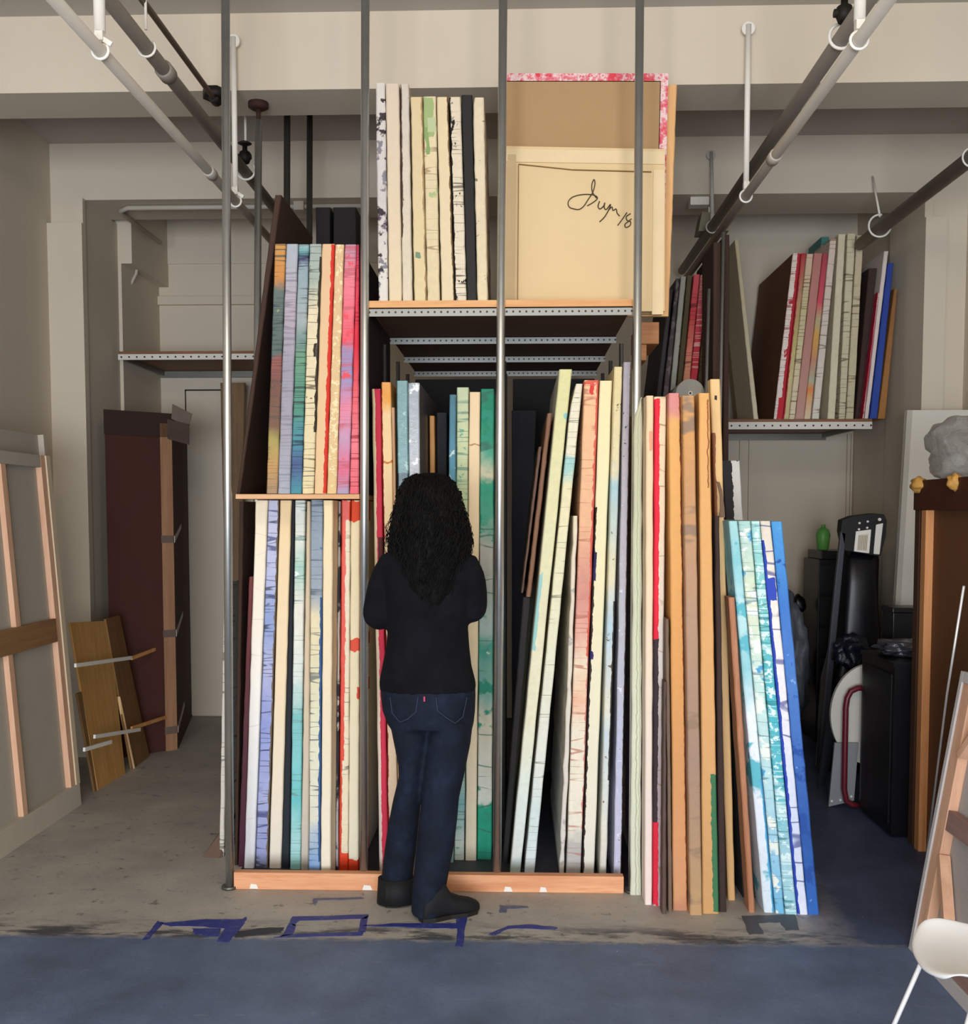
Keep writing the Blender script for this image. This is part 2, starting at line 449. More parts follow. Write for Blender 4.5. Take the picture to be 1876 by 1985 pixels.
rack = thing('storage_rack', 'tall painting rack of steel poles from floor to ceiling with plywood shelves, packed with canvases', 'storage rack')
def pole(px0, px1, Y, r=0.0165, top=None, mat=None, parent=rack, name='pole', y0=1700, y1=0):
    a = P(px0, y0, Y); b = P(px1, y1, Y)
    d = b - a; zt = CEIL if top is None else top
    A = a + d*((0.0 - a.z)/d.z); B = a + d*((zt - a.z)/d.z)
    o = MB().sweep([A, B], r, 16).build(name, mat or M_galv, parent)
    f = MB().sweep([A, A + d.normalized()*0.012], r*1.9, 16).build('foot_flange', M_galv_dark, o)
    return o, A, B
PF = [(445, 437, 3.985), (705, 708, 4.015), (963, 975, 4.015), (1226, 1240, 3.995)]
for a, b, Y in PF: pole(a, b, Y)
# rows of poles behind; the one with a screw jack reaches the first beam
o, A, B = pole(494, 502, 4.78, 0.0165, top=BZ-0.075)
MB().sweep([B, B+Vector((0,0,0.045))], 0.011, 12).sweep([B+Vector((0,0,0.045)), B+Vector((0,0,0.055)), B+Vector((0,0,0.075))], [0.03, 0.046, 0.046], 16).build('screw_jack', plain('rusted_iron', '3A2018', 0.8), o)
for (a, b, Y) in [(553, 557, 5.22), (596, 601, 5.66)]:
    o, A, B = pole(a, b, Y, 0.0165, mat=M_galv_dark, top=CEIL-0.03)
    MB().sweep([B, B+Vector((0,0,0.03))], 0.05, 16).build('top_plate', M_black, o)
for X in (-0.598, -0.06, 0.472):
    for Y in (4.72, 5.25, 5.72):
        a = MB().sweep([(X, Y, 0), (X, Y, 2.25)], 0.010, 14).build('pole', M_galv, rack)
SZ = 2.305                                        # top of the upper shelf
sx0, sx1 = P(716, 590, 4.03).x, P(1226, 590, 4.03).x
MB().box(sx0, sx1, 4.02, 5.85, SZ-0.026, SZ).build('shelf_board', M_ply, rack)
MB().box(sx0+.002, sx1-.002, 4.05, 5.84, SZ-0.0275, SZ-0.026).build('underside_shade_sheet', plain('underside_shade_brown', '553A28', .85, var=.15, scale=4), rack)  # added dark sheet: the shade under the shelf put into its colour
for i, Y in enumerate((4.02, 4.68, 5.25, 5.78)):
    zc = SZ - 0.028 - 0.016
    m = MB(); m.v = []; m.box(sx0, sx1, Y, Y+0.003, -0.0155, 0.0155).box(sx0, sx1, Y, Y+0.03, 0.0125, 0.0155)
    m.build('slotted_angle', M_angle, rack, loc=None).location = (0, 0, zc)
# lower left shelf
LZ = P(580, 958, 4.03).z
lx0, lx1 = P(458, 962, 4.03).x, P(697, 962, 4.03).x
MB().box(lx0, lx1, 4.02, 5.3, LZ-0.018, LZ).build('shelf_board', wood('thin_shelf', 'C9925F', 'E0B486', 'X'), rack)
b0, b1 = PZ(453, 1724, 0), PZ(1209, 1733, 0)
MB().box(b0.x, b1.x, 3.972, 4.012, 0, 0.068).build('floor_beam', M_beamwood, rack, bevel=0.003)
# tape patches and a knot on the floor beam
for (px, w_) in ((492, .035), (712, .04), (985, .035), (1053, .03)):
    q = P(px, 1722, 3.97).x; MB().prism([(q-w_/2, 3.971, 0.004), (q+w_/2, 3.971, 0.004), (q+w_*0.3, 3.971, 0.022), (q-w_*0.35, 3.971, 0.024)], (0, -0.0012, 0)).build('white_scuff', M_white, rack)

# ------------------------------------------------------------------ shelves at the back
def back_shelf(label, px0, px1, pyt, pyb, Y, Yb, end=None):
    t = thing('wall_shelf', label, 'shelf')
    z1, z0 = P((px0+px1)/2, pyt, Y).z, P((px0+px1)/2, pyb, Y).z
    x0, x1 = P(px0, pyt, Y).x, P(px1, pyt, Y).x
    MB().box(x0, x1, Y, Yb, z1, z1+0.018).build('shelf_board', wood('brown_shelf', '6E4630', '8F6344', 'X'), t)
    m = MB().box(x0, x1, Y-0.004, Y, -(z1-z0)/2, (z1-z0)/2)
    m.build('slotted_angle', M_angle_w, t).location = (0, 0, (z0+z1)/2)
    for X in (x0+0.01, x1-0.03): MB().box(X, X+0.02, Y, Yb, z1-0.03, z1-0.001).build('side_rail', M_galv_dark, t)
    MB().box(x0, x1, Yb-0.02, Yb, z1-0.045, z1-0.001).build('back_rail', M_galv_dark, t)
    return z1+0.018, x0, x1
zl, _, _ = back_shelf('long empty shelf with white slotted edge high on the left of the back wall', 229, 600, 686, 697, 6.6, YB-0.02)
SRY = 6.45
SRZ, srx0, srx1 = back_shelf('shelf with white slotted edge at the back right, carrying leaning paintings', 1401, 1690, 818, 832, SRY, YB-0.02)
# ------------------------------------------------------------------ canvases and boards
def W_(*c): return [(0.0, c[0])] if len(c) == 1 else [(i/(len(c)-1), x) for i, x in enumerate(c)]
CRM = 'EFDDB8'
G1 = 'paintings on the top shelf'
TY = 4.035
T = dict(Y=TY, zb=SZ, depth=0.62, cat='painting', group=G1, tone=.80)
slab('canvas', 'white painting edge smeared black and purple, leftmost on the top shelf', top=(728,746,161), bot=(734,752,581), stops=W_('EDE6DA','D9D2CC','E6DED4'),
     blots=[('3B3138', 16, .56, 1), ('6B4A66', 9, .62, 1), ('8E8890', 22, .6, 1)], **T)
slab('canvas', 'clean cream canvas, second from the left on the top shelf', top=(747.5,773.5,162), bot=(754,778.6,581), stops=W_('F0DDB5','E6D3BC'), mott=.04, **T)
slab('canvas', 'tall off-white canvas with chipped brown left edge on the top shelf, third from the left', top=(776,792,163), bot=(779.8,799,581), stops=W_('EADCC0','DDD2C2'),
     rims=[(-9,.14,.3,1,'6C5340')], blots=[('8A7A6A', 20, .66, 1)], **T)
slab('canvas', 'yellowish cream canvas with one green dot on the top shelf', top=(796,818.5,188), bot=(803,827,580), stops=W_('EED9A8','E9D2A4'), mott=.04,
     rims=[(.15,.55,.215,.24,'7F9A7C'), (.88,9,0,1,'B99A6C')], **T)
slab('canvas', 'cream canvas with pale green splash at its top, on the top shelf', top=(820,844.5,187), bot=(828.2,852,580), stops=W_('EBD9AF','EEDCB2'),
     rims=[(-9,.8,.80,.99,'A9BE7E'), (.1,.4,.72,.85,'90AE6A'), (.3,.9,.83,.9,'C5D1A0')], lines=[('A08A60', 26, .02)], blots=[('B6C48A', 14, .66, 1)], **T)
slab('canvas', 'cream canvas with faint green mark right of the green-splashed one on the top shelf', top=(846.5,868,188), bot=(856,880.5,580), stops=W_('EFDDB6','F0DCB0'), mott=.04,
     blots=[('C8CF9F', 10, .68, 1)], rims=[(.9,9,0,1,'8C6E48')], **T)
slab('canvas', 'white canvas edge with black ragged drips on the top shelf', top=(870.5,892.5,188), bot=(882,904,580), stops=W_('F0E3C8','EADBBE'),
     blots=[('15120F', 24, .60, 1.5)], lines=[('1A1512', 34, .035)], rims=[(-9,.12,0,1,'1C1815')], **T)
slab('canvas', 'solid black canvas on the top shelf', top=(894,915,184), bot=(905,924,581), stops=W_('26251F','201F1C'), mott=.1, **T)
slab('canvas', 'cream canvas beside the black one, rightmost upright on the top shelf', top=(916,937.5,189), bot=(925,945,581), stops=W_('EEDDB6','EADABA'),
     blots=[('8E8066', 30, .64, 1)], cut=.15, flank=art('smeared_linen', W_('A89A88','C2B6A4'), blots=[('5C5048', 6, .55, 1)]), **T)

# ---- panels seen from the back at the right end of the top shelf
def quad_panel(name, label, cat, c, Y, thick, mat, group=None):
    p = [P(x, y, Y) for x, y in c]
    return p
YA = 4.30
t = thing('reversed_painting', 'large reversed painting, brown back inside a red and white painted rim, top shelf right', 'painting')
p = [P(978,146,YA+0.05), P(1294,146,YA+0.05), P(1283,600,YA+0.05), P(975,600,YA+0.05)]
for v in (p[2], p[3]): v.z = SZ + .002
def inset(p, a, b, c_, d):
    # top, right, bottom, left margins in metres
    return [p[0]+Vector((d,0,-a)), p[1]+Vector((-b,0,-a)), p[2]+Vector((-b,0,c_)), p[3]+Vector((d,0,c_))]
MB().prism(inset(p, .03, .03, .0, .0), (0, 0.008, 0)).build('back_panel', plain('tan_masonite', 'AE8C62', 0.8, var=.05, scale=3), t)
red = NT('red_white_paint', 0.6)
tcn = red.n('ShaderNodeTexCoord').outputs['Object']; nn = red.noise(tcn, 22, 4, .7)
red.col(red.ramp(nn, [(0.36, 'D83A4A'), (0.46, 'E0808A'), (0.54, 'EAD8D2'), (0.62, 'D9606C')])); red = red.m
i_ = inset(p, .033, .033, 0, 0)
MB().hexa([p[0], p[1], i_[1], i_[0]], [v+Vector((0,.03,0)) for v in (p[0], p[1], i_[1], i_[0])]).build('top_rim', red, t)
MB().hexa([p[1], p[2], i_[2], i_[1]], [v+Vector((0,.03,0)) for v in (p[1], p[2], i_[2], i_[1])]).build('side_rim', red, t)
for o in t.children: o.location.y -= 0.02
t = thing('reversed_painting', 'cream panel back with a pencil signature scrawled on it, upper right of the rack', 'painting')
FYp = 4.27
p = [P(977,283,FYp), P(1289,289,FYp), P(1288,610,FYp), P(973,606,FYp)]
for v in (p[2], p[3]): v.z = SZ + .002
SB = SZ
MB().prism([p[0], p[1], p[2], p[3]], (0, 0.012, 0)).build('panel', plain('cream_board', 'DCC294', 0.8, var=.06, scale=3), t)
def strip(a, b, w_, mat, nm, par, Y, dy=0.006):
    A, B = P(*a, Y), P(*b, Y); d = (B-A).normalized(); n_ = Vector((-d.z, 0, d.x))*(w_/2)
    return MB().hexa([A-n_, B-n_, B+n_, A+n_], [v+Vector((0,-dy,0)) for v in (A-n_, B-n_, B+n_, A+n_)]).build(nm, mat, par)
crm2 = plain('cream_border', 'E2CBA0', 0.8, var=.08, scale=8)
pl = plain('pencil_line', '8A6A3E', 0.9)
strip((979,302),(1288,307), .05, crm2, 'top_border', t, FYp); strip((1277,330),(1274,610), .045, crm2, 'side_border', t, FYp)
strip((992,300),(989,604), .035, plain('greyed_border', 'CDB489', .8, var=.1), 'left_border', t, FYp)
strip((1005,320),(1003,602), .003, pl, 'border_line', t, FYp, .008); strip((1005,319),(1110,330), .003, pl, 'border_line', t, FYp, .0075); strip((1110,330),(1262,334), .003, pl, 'border_line', t, FYp, .0085)
ink = plain('pencil_writing', '4A3A28', 0.9)
def stroke(pts, nm='signature', r=0.0022):
    # smooth curve through the points
    P3 = [P(x, y, FYp-0.0045) for x, y in pts]; out = []
    for i in range(len(P3)-1):
        a = P3[max(i-1,0)]; b = P3[i]; c_ = P3[i+1]; d = P3[min(i+2, len(P3)-1)]
        for q in range(5):
            s = q/5; out.append(0.5*((2*b) + (c_-a)*s + (2*a-5*b+4*c_-d)*s*s + (3*b-a-3*c_+d)*s**3))
    out.append(P3[-1]); return MB().sweep(out, r, 6).build(nm, ink, t)
stroke([(1117,406),(1104,402),(1101,392),(1110,382),(1130,377),(1150,378),(1158,384),(1150,392),(1138,399)])
stroke([(1156,384),(1148,372),(1147,358),(1151,348),(1153,356),(1149,372),(1139,388),(1131,400),(1122,406),(1112,405)])
stroke([(1162,390),(1159,400),(1163,405),(1170,399),(1172,393),(1171,402),(1175,406),(1183,396),(1181,404),(1172,420),(1162,430)])
stroke([(1180,407),(1186,401),(1188,408),(1194,405),(1196,413),(1201,419)])
stroke([(1215,412),(1206,425),(1197,437)])
stroke([(1222,414),(1214,420),(1215,427),(1222,430),(1221,437),(1213,441),(1211,435),(1217,430),(1224,424)])
slab('plywood_sheet', 'thin tan panel standing behind the signed panel, its right edge showing', 'panel', top=(1000,1312,166), bot=(990,1296,622), Y=4.38, zb=SZ, depth=.02, mat=wood('tan_ply', 'D9A468', 'EABB80', 'Z'))
t = thing('support_block', 'brown wooden block under the overhanging panels right of the top shelf', 'wood block')
A, B = P(1239,626,4.30), P(1276,668,4.30)
MB().box(A.x, B.x, 4.28, 4.6, B.z, A.z).build('upper_block', wood('block_wood', '8A5630', 'A87242', 'X'), t, bevel=.003)
A, B = P(1239,668,4.32), P(1252,700,4.32)
MB().box(A.x, B.x, 4.30, 4.6, B.z, A.z).build('lower_block', wood('block_wood', '8A5630', 'A87242', 'X'), t, bevel=.003)

# ---- upper left bay, on the lower shelf
G2 = 'paintings on the left middle shelf'
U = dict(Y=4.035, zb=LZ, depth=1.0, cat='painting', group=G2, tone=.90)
slab('canvas', 'painting edge running orange, teal, maroon and orange, leftmost on the left middle shelf', top=(533,553.5,473), bot=(516,537,957),
     stops=[(0,'A88A6E'),(.1,'C79A5E'),(.22,'A99C58'),(.28,'7C5C48'),(.45,'7A5448'),(.53,'9A5A52'),(.56,'5C6C68'),(.82,'66746E'),(.86,'D08C4A'),(1,'CF9650')],
     lines=[('3C4A48', 50, .05)], blots=[('B6B070', 18, .66, 1)], **U)
slab('canvas', 'lavender grey canvas, second on the left middle shelf', top=(555,577,473), bot=(538,561.5,957), stops=W_('A9ADB8','A6A2AC','9D9BA6','B8A9B4','AEB6BC'), lines=[('86848E', 40, .04)], **U)
slab('canvas', 'painting edge going from pale lines through green to teal on the left middle shelf', top=(579,598.5,474), bot=(563,584,957),
     stops=[(0,'4C93A0'),(.12,'4F5E8C'),(.2,'4F8FA0'),(.35,'55917E'),(.55,'6C9A7C'),(.62,'7C9690'),(.7,'A6AFAE'),(.9,'93A8AE'),(.93,'45406E'),(.96,'6FA7AC'),(1,'A8BDB8')],
     lines=[('1E2430', 60, .07)], **U)
slab('canvas', 'cream painting edge with black cracked drips and grey-green top on the left middle shelf', top=(600.5,623,473), bot=(585.5,607.5,957),
     stops=[(0,'E8D6A6'),(.75,'E6D8B6'),(.85,'A9B4A6'),(1,'A5B3AA')], lines=[('2E2418', 30, .04)], rims=[(.86,9,.25,.95,'40382A'), (.6,.85,.55,.6,'2E2418')], blots=[('4A4030', 26, .68, 1)], **U)
slab('canvas', 'plain beige canvas with bright red right edge on the left middle shelf', top=(624,648.5,473), bot=(608.5,632,957), stops=W_('EBC796','E6BE94'), mott=.03, rims=[(.74,9,0,1,'D8321E')], **U)
slab('canvas', 'beige canvas speckled with pale dots on the left middle shelf', top=(650,666.5,474), bot=(633,651.5,957), stops=W_('E5C48C','E2BE92'), blots=[('F2E2B4', 60, .55, 1)], **U)
slab('canvas', 'pink and lavender painting edge on the left middle shelf', top=(668.5,690,474), bot=(653,676,957),
     stops=[(0,'A6A2C0'),(.1,'E0708C'),(.22,'C89AB8'),(.35,'E88AA0'),(.48,'9A92BC'),(.58,'A88EB0'),(.62,'F06070'),(.85,'EE8490'),(1,'B890A4')], blots=[('F05560', 14, .6, 1)], lines=[('C8606C', 40, .04)], **U)
slab('canvas', 'crimson and pink painting edge beside the second pole on the left middle shelf', top=(691.5,695.5,474), bot=(677.5,695,957),
     stops=[(0,'E86A74'),(.2,'EE8088'),(.4,'E8606A'),(.6,'DC2438'),(.8,'E84258'),(1,'D24A60')], lines=[('A01A2C', 46, .06)], blots=[('2A1418', 10, .74, 1)], flank=plain('dark_maroon_side', '3A2628', .9, var=.3), **U)
# the dark board leaning at the left of that shelf
slab('masonite_board', 'tall dark brown board leaning at the left end of the left middle shelf', 'board', top=(533,545,378), bot=(459,465,957), Y=4.06, zb=LZ, depth=0.62, mat=M_mason_dark)

# ---- lower left bay
G3 = 'canvases standing in the lower left bay'
B_ = dict(depth=1.15, cat='painting', group=G3)
slab('masonite_board', 'charcoal board standing against the left pole inside the lower left bay', 'board', top=(464,472,972), bot=(455,460,1692), Y=4.25, zb=0, depth=.45, mat=M_mason_dark)
slab('canvas', 'short maroon canvas at the left end of the lower left bay', top=(482.5,490.5,1118), bot=(461,474,1680), stops=W_('4A1E36','5A3038','7A3C3C'), mott=.06, depth=.5, cat='painting', group=G3)
slab('canvas', 'bright white canvas, first tall one in the lower left bay', top=(495.5,518.5,970), bot=(468.5,492,1683), stops=W_('DEE2EA','F4EFE6','F6E6C6'), mott=.03, lines=[('D8D0C0', 5, .01)], **B_)
slab('canvas', 'lavender painting edge ruled with dark blue lines beside the bright white canvas', top=(520,540.5,970), bot=(495,518,1682),
     stops=[(0,'8E97C4'),(.2,'A4ABD2'),(.4,'8F9AD0'),(.55,'B0B4D6'),(.68,'8FA0CC'),(.8,'B9BEDC'),(1,'C2C4DC')], lines=[('232A6C', 14, .035), ('141A30', 22, .02)], rims=[(.9,9,0,1,'7A6A58')], **B_)
slab('canvas', 'plain cream canvas between the lavender and the black ones in the lower left bay', top=(543,564.5,970), bot=(521.5,544,1683), stops=W_('E6DED0','EED9B6','F0D2A2'), mott=.03, **B_)
slab('canvas', 'black canvas in the lower left bay', top=(566,571.5,972), bot=(546,560.5,1683), stops=W_('1B232C','14191E'), mott=.1, **B_)
slab('canvas', 'aqua and white painting edge in the lower left bay', top=(572.5,591,970), bot=(562,582,1685),
     stops=[(0,'8FD0CC'),(.08,'A9D8D4'),(.2,'68BFC0'),(.3,'84CCCC'),(.42,'7CBFBE'),(.52,'D9E2DA'),(.72,'E8E4D4'),(.82,'A9CDBC'),(.9,'E0E2D4'),(1,'DFE3DA')], lines=[('6D8C88', 30, .03)],
     blots=[('F2F7F6', 15, .69, 1)], **B_)
slab('canvas', 'thin pinkish cream canvas right of the aqua one in the lower left bay', top=(595,601.5,972), bot=(583,598,1686), stops=W_('CDC4B4','DCC6A8','DFC8A6'), mott=.05, **B_)
slab('canvas', 'cream crackled canvas with slate blue top and blue foot in the lower left bay', top=(602.5,625.5,969), bot=(598.5,619.5,1708), depth=1.15, cat='painting', group=G3,
     stops=[(0,'6F97D0'),(.09,'8CA9C8'),(.17,'D8D6C4'),(.4,'DCDABE'),(.55,'D9D2AE'),(.68,'E0D3AC'),(.76,'9AA3AC'),(.9,'8E9BA8'),(1,'7E8B98')], lines=[('4A5560', 26, .03)], rims=[(.82,9,.05,.75,'3B5E90')], blots=[('4F6FA8', 16, .68, 1)])
slab('canvas', 'cream canvas set slightly forward, centre right of the lower left bay', top=(627,645,970), bot=(621.5,640,1709), stops=W_('E6DFCA','EBDABA','EED8AC'), mott=.04, blots=[('8A8896', 14, .72, 1)], depth=1.15, cat='painting', group=G3)
slab('canvas', 'thin grey and black smeared canvas beside the orange-red one in the lower left bay', top=(647,657.5,972), bot=(642,652.5,1690), stops=W_('B9B2BC','C4BCB0','A8A09C'), blots=[('2A2A38', 7, .52, 1)], **B_)
slab('canvas', 'painting edge with glossy orange-red left side and white streaks in the lower left bay', top=(659,679,970), bot=(655,674,1689),
     stops=W_('E8DCBC','E6D8B6','DDD0B0'), rims=[(-9,.5,.30,1,'E0401C'), (-9,.3,0,.30,'D8401E'), (-9,9,.0,.05,'E2421E'), (-9,.6,.62,.66,'E0401C'), (-9,9,.945,1,'DE4220')], lines=[('2E241C', 16, .02)], blots=[('FFF4EA', 14, .66, 1.4), ('5A5048', 11, .70, 1)], rough=.4, **B_)
slab('canvas', 'cream painting edge with orange top and orange foot, rightmost in the lower left bay', top=(680.5,697,970), bot=(675,694,1690),
     stops=W_('E6DEC6','EBDDB8','EDD9AE'), mott=.04, rims=[(-9,9,0,.035,'E2421E'), (-9,9,.945,1,'E04822'), (-9,9,.60,.63,'E2523A'), (.75,9,.47,.50,'E2523A')], **B_)

# ---- lower middle bay, behind the woman
G4 = 'canvases standing in the middle bay'
C_ = dict(depth=1.1, cat='painting', group=G4)
slab('canvas', 'cream painting edge with crimson right side beside the second pole in the middle bay', top=(721,736.5,754), bot=(735.5,752,1692),
     stops=W_('E0CFC6','E9D4B4','EACFA0'), rims=[(.36,9,0,1,'D2304A'), (.5,9,.60,.70,'5A2020')], mott=.05, **C_)
slab('canvas', 'cream canvas with orange top behind the woman\'s left shoulder in the middle bay', top=(737.5,757,741), bot=(753,772,1690),
     stops=[(0,'E2C8AE'),(.93,'EFD09A'),(.97,'E8A24A'),(1,'EFA860')], rims=[(-9,9,.84,.845,'C97E3C'), (-9,.1,0,1,'A0402A')], mott=.04, **C_)
slab('cardboard_sheet', 'thin brown sheets standing between the cream and the teal canvas in the middle bay', 'board', top=(759,764,790), bot=(774,778,1690), depth=.9, mat=M_greywood)
slab('canvas', 'teal canvas in clear plastic wrap above the woman\'s head, left', top=(768.5,789.5,738), bot=(780,799,1690), stops=W_('5A6E80','4F7A80','4E7F7C','5F8A8C','6E9696'), blots=[('9FC0BE', 20, .6, 1), ('35505C', 9, .6, 1)], rough=.3, **C_)
slab('canvas', 'grey canvas in clear plastic wrap directly above the woman\'s head', top=(791,812.5,742), bot=(800.5,820,1690), stops=W_('B8BAB8','B4B4AE','A8A8A8','9AA2A8'), blots=[('E2E4E2', 14, .58, 1), ('5A6068', 18, .62, 1)], rough=.25,
     flank=plain('grey_wrap_side', '6F6A68', .4, var=.3, scale=4), **C_)
slab('canvas', 'canvas deep in the middle bay showing a strip of bare brown wood', top=(832,842,806), bot=(838,846,1640), Y=4.6, zb=0, depth=.7, cat='painting', mat=M_pine, group=G4)
slab('canvas', 'black canvas deep in the middle bay above the woman\'s head', top=(846,866,800), bot=(850,868,1640), Y=4.62, zb=0, depth=.7, cat='painting', stops=W_('1B1B1F','232126'), group=G4)
slab('canvas', 'blue-teal painting edge right of the woman\'s head in the middle bay', top=(871,883.5,765), bot=(866,878.5,1672), stops=W_('8FB0AE','7AA0A8','5C90A4','4C87A2','5B96AA','4F7886'), blots=[('BFD2D2', 24, .62, 1)], **C_)
slab('canvas', 'cream and green brick-patterned painting edge in the middle bay', top=(885.5,908.5,751), bot=(880,899.5,1667),
     stops=[(0,'D5DCCE'),(.12,'7DB2B4'),(.3,'D8D4B4'),(.6,'9FC2A0'),(.66,'D9D3A6'),(.75,'B6C79A'),(.9,'C9CFA4'),(1,'BFCBA6')], lines=[('5E8A76', 34, .05)], blots=[('6FA58A', 22, .62, 1)], **C_)
slab('canvas', 'bare cream canvas between the brick-patterned and the green one in the middle bay', top=(910,930.5,760), bot=(902,922.8,1668), stops=W_('E8DFC4','EBD6AC','ECD0A6'), mott=.04, rims=[(-9,9,.888,.892,'B48C5C')], **C_)
slab('canvas', 'emerald and grey-green brushed painting edge beside the third pole in the middle bay', top=(932,957.5,754), bot=(925,952.5,1666),
     stops=[(0,'1F9C7C'),(.12,'24A482'),(.13,'D9DED2'),(.30,'D4D0B8'),(.38,'86B6A8'),(.46,'3E9C84'),(.5,'A9BDB2'),(.66,'B9B6AA'),(.72,'4FA488'),(.8,'2F9A7A'),(.82,'D6CDAE'),(.88,'58A98C'),(.92,'1F8A68'),(1,'268C6C')],
     blots=[('2F9478', 6, .56, 1), ('E2DCC8', 8, .66, 1)], lines=[('3C6A5C', 7, .015)], interp='LINEAR', drip=.06, **C_)

# ---- lower right bay
G5 = 'canvases leaning in the right bay'
D_ = dict(depth=1.1, cat='painting', group=G5)
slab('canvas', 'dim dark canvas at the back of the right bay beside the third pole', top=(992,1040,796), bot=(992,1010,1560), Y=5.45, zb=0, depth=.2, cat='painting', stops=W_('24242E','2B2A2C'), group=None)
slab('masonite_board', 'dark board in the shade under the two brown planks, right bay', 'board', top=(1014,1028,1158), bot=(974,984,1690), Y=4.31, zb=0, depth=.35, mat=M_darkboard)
for x0_, x1_, lb in ((-.57, -.10, 'large dark backing added for the shade at the back of the middle bay'), (-.02, .44, 'large dark backing added for the shade at the back of the right bay')):
    tag(MB().box(x0_, x1_, 5.86, 5.92, 0, 2.24).build('shade_backing', M_darkboard, bevel=.004), lb, 'painting')  # added dark slabs standing in for the shade deep inside the rack
slab('plank', 'long thin brown plank leaning left of the pale yellow canvas in the right bay', 'plank', top=(1061,1070,801), bot=(1020,1028.5,1158), Y=4.3, zb=P(1024,1158,4.3).z, depth=.9, mat=wood('brown_plank', '7A5238', '93694A', 'Z'))
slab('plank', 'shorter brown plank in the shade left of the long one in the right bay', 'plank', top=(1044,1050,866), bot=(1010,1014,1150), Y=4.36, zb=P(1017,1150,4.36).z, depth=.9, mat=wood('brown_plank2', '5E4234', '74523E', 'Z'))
slab('canvas', 'tallest pale yellow canvas leaning right, first in the right bay', top=(1084.5,1108.5,716), bot=(988,1008.5,1692), stops=[(0,'BFD6D4'),(.03,'DDE2DC'),(.15,'D9E4DC'),(.3,'E2DEC0'),(.45,'E4DDBC'),(1,'D9D69C')],
     blots=[('8FC3C0', 8, .66, 1)], rims=[(-9,.3,.45,.6,'9CCBC4')], flank=art('cream_cloth_flank', W_('D8CBB2','E4D8BE'), w=1, L=1.8), **D_)
slab('canvas', 'cream canvas with fine dripping lines and a rounded top, second in the right bay', top=(1110,1129,744), bot=(1016,1035,1694),
     stops=[(0,'DCE6E8'),(.12,'CFDEDA'),(.22,'E0E2D8'),(.5,'E2DFC0'),(.8,'E6DDB2'),(.83,'A8CFC8'),(.86,'A4CEC9'),(.865,'E6E0C6'),(1,'E4DEC4')], lines=[('7A7660', 30, .03)], cut=.35, **D_)
slab('canvas', 'narrow cream canvas with ragged threads, just left of the salmon one in the right bay', top=(1112,1120,1000), bot=(1084,1093,1698), stops=W_('D4CFC8','DDD4C2','E4D6BA'), blots=[('B9B0A8', 16, .6, 1)], jit=.003, **D_)
slab('canvas', 'salmon pink painting edge with a red heart-shaped drip at its top in the right bay', top=(1133,1160.5,737), bot=(1097,1125,1699),
     stops=[(0,'B9B6B4'),(.07,'B8B6B0'),(.1,'E8E2D0'),(.3,'EADFC8'),(.36,'EDB898'),(.42,'EAD9BC'),(.5,'E2A896'),(.58,'D08E80'),(.72,'E8B48C'),(1,'EFBF92')], lines=[('B8705C', 22, .03)],
     rims=[(.86,9,.45,1,'D8604E'), (.93,9,.1,.45,'D88C80'), (-9,9,.99,1,'D8604E'), (.4,.66,.972,.99,'D83A34')], blots=[('E88E66', 8, .66, 1)], **D_)
slab('canvas', 'wide clean cream canvas right of the salmon one in the right bay', top=(1163,1186.5,738), bot=(1128,1151,1700), stops=W_('E2DFD4','EBE2BC','EFE0B0'), mott=.03, rims=[(-9,.12,.0,.75,'3A2C28'), (-9,.25,.60,.66,'241E4C'), (-9,.3,.44,.46,'2C2460')], **D_)
slab('canvas', 'cream canvas with brown drips and pale blue patches beside the speckled lavender-grey one', top=(1191,1206,711), bot=(1162,1174.5,1708), depth=1.1, cat='painting', group=G5,
     stops=[(0,'D0CFC8'),(.1,'E2E0D0'),(.3,'C8D6DC'),(.34,'E4E0CC'),(.5,'B8D0DC'),(.6,'E6DDB8'),(.78,'A9CBD0'),(.82,'E6DAAE'),(1,'E0CE98')], blots=[('6B5234', 30, .66, 1), ('7FA4B8', 12, .68, 1)], rims=[(.8,9,.2,.55,'4A4438')])
slab('canvas', 'lavender grey speckled canvas against the fourth pole in the right bay', top=(1209,1223,702), bot=(1189,1203.5,1709), depth=1.1, cat='painting', group=G5,
     stops=W_('C9C8E0','C4C6DC','C0BFC4','BDB7BA','A9A2A8'), blots=[('2E2A30', 44, .68, 1), ('E8E6EE', 30, .62, 1)], rims=[(.9,9,0,1,'6A5A4A')])

# ---- group leaning in front, right of the rack
G6 = 'canvases and boards leaning at the right side of the rack'
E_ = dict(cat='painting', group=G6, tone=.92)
slab('canvas', 'pale greenish cloth-wrapped canvas, leftmost of the front group beside the fourth pole', top=(1229,1245,770), bot=(1222,1242,1735), depth=.035, cut=.7,
     stops=W_('D4D8C4','DCDFC6','D0D4B6','C9C4A4'), mott=.05, lines=[], rims=[(.45,.55,0,1,'B4B494'), (.75,.82,0,1,'BDBD9C')], jit=.002, **E_)
slab('canvas', 'clean cream canvas beside the red-striped one in the front group', top=(1246,1266.5,767), bot=(1244,1263.5,1754), depth=.1, stops=W_('F4E2DA','F6E4D2','F2D8B4','F0D2A6'), mott=.03, rims=[(.4,.9,.895,.93,'EBA486')], **E_)
slab('canvas', 'cream canvas with a bright red stripe running down its left side in the front group', top=(1267.5,1291,769), bot=(1264.5,1281,1756), depth=1.0, stops=W_('BFA6AC','B8A4A4','D9CFC6','EAD3B4','F0D6AC'), mott=.04,
     rims=[(-9,.46,.53,1,'E8203A'), (-9,.5,.17,.53,'38282C'), (-9,.62,0,.17,'E0203C')], lines=[('9A7A5C', 6, .012)], **E_)
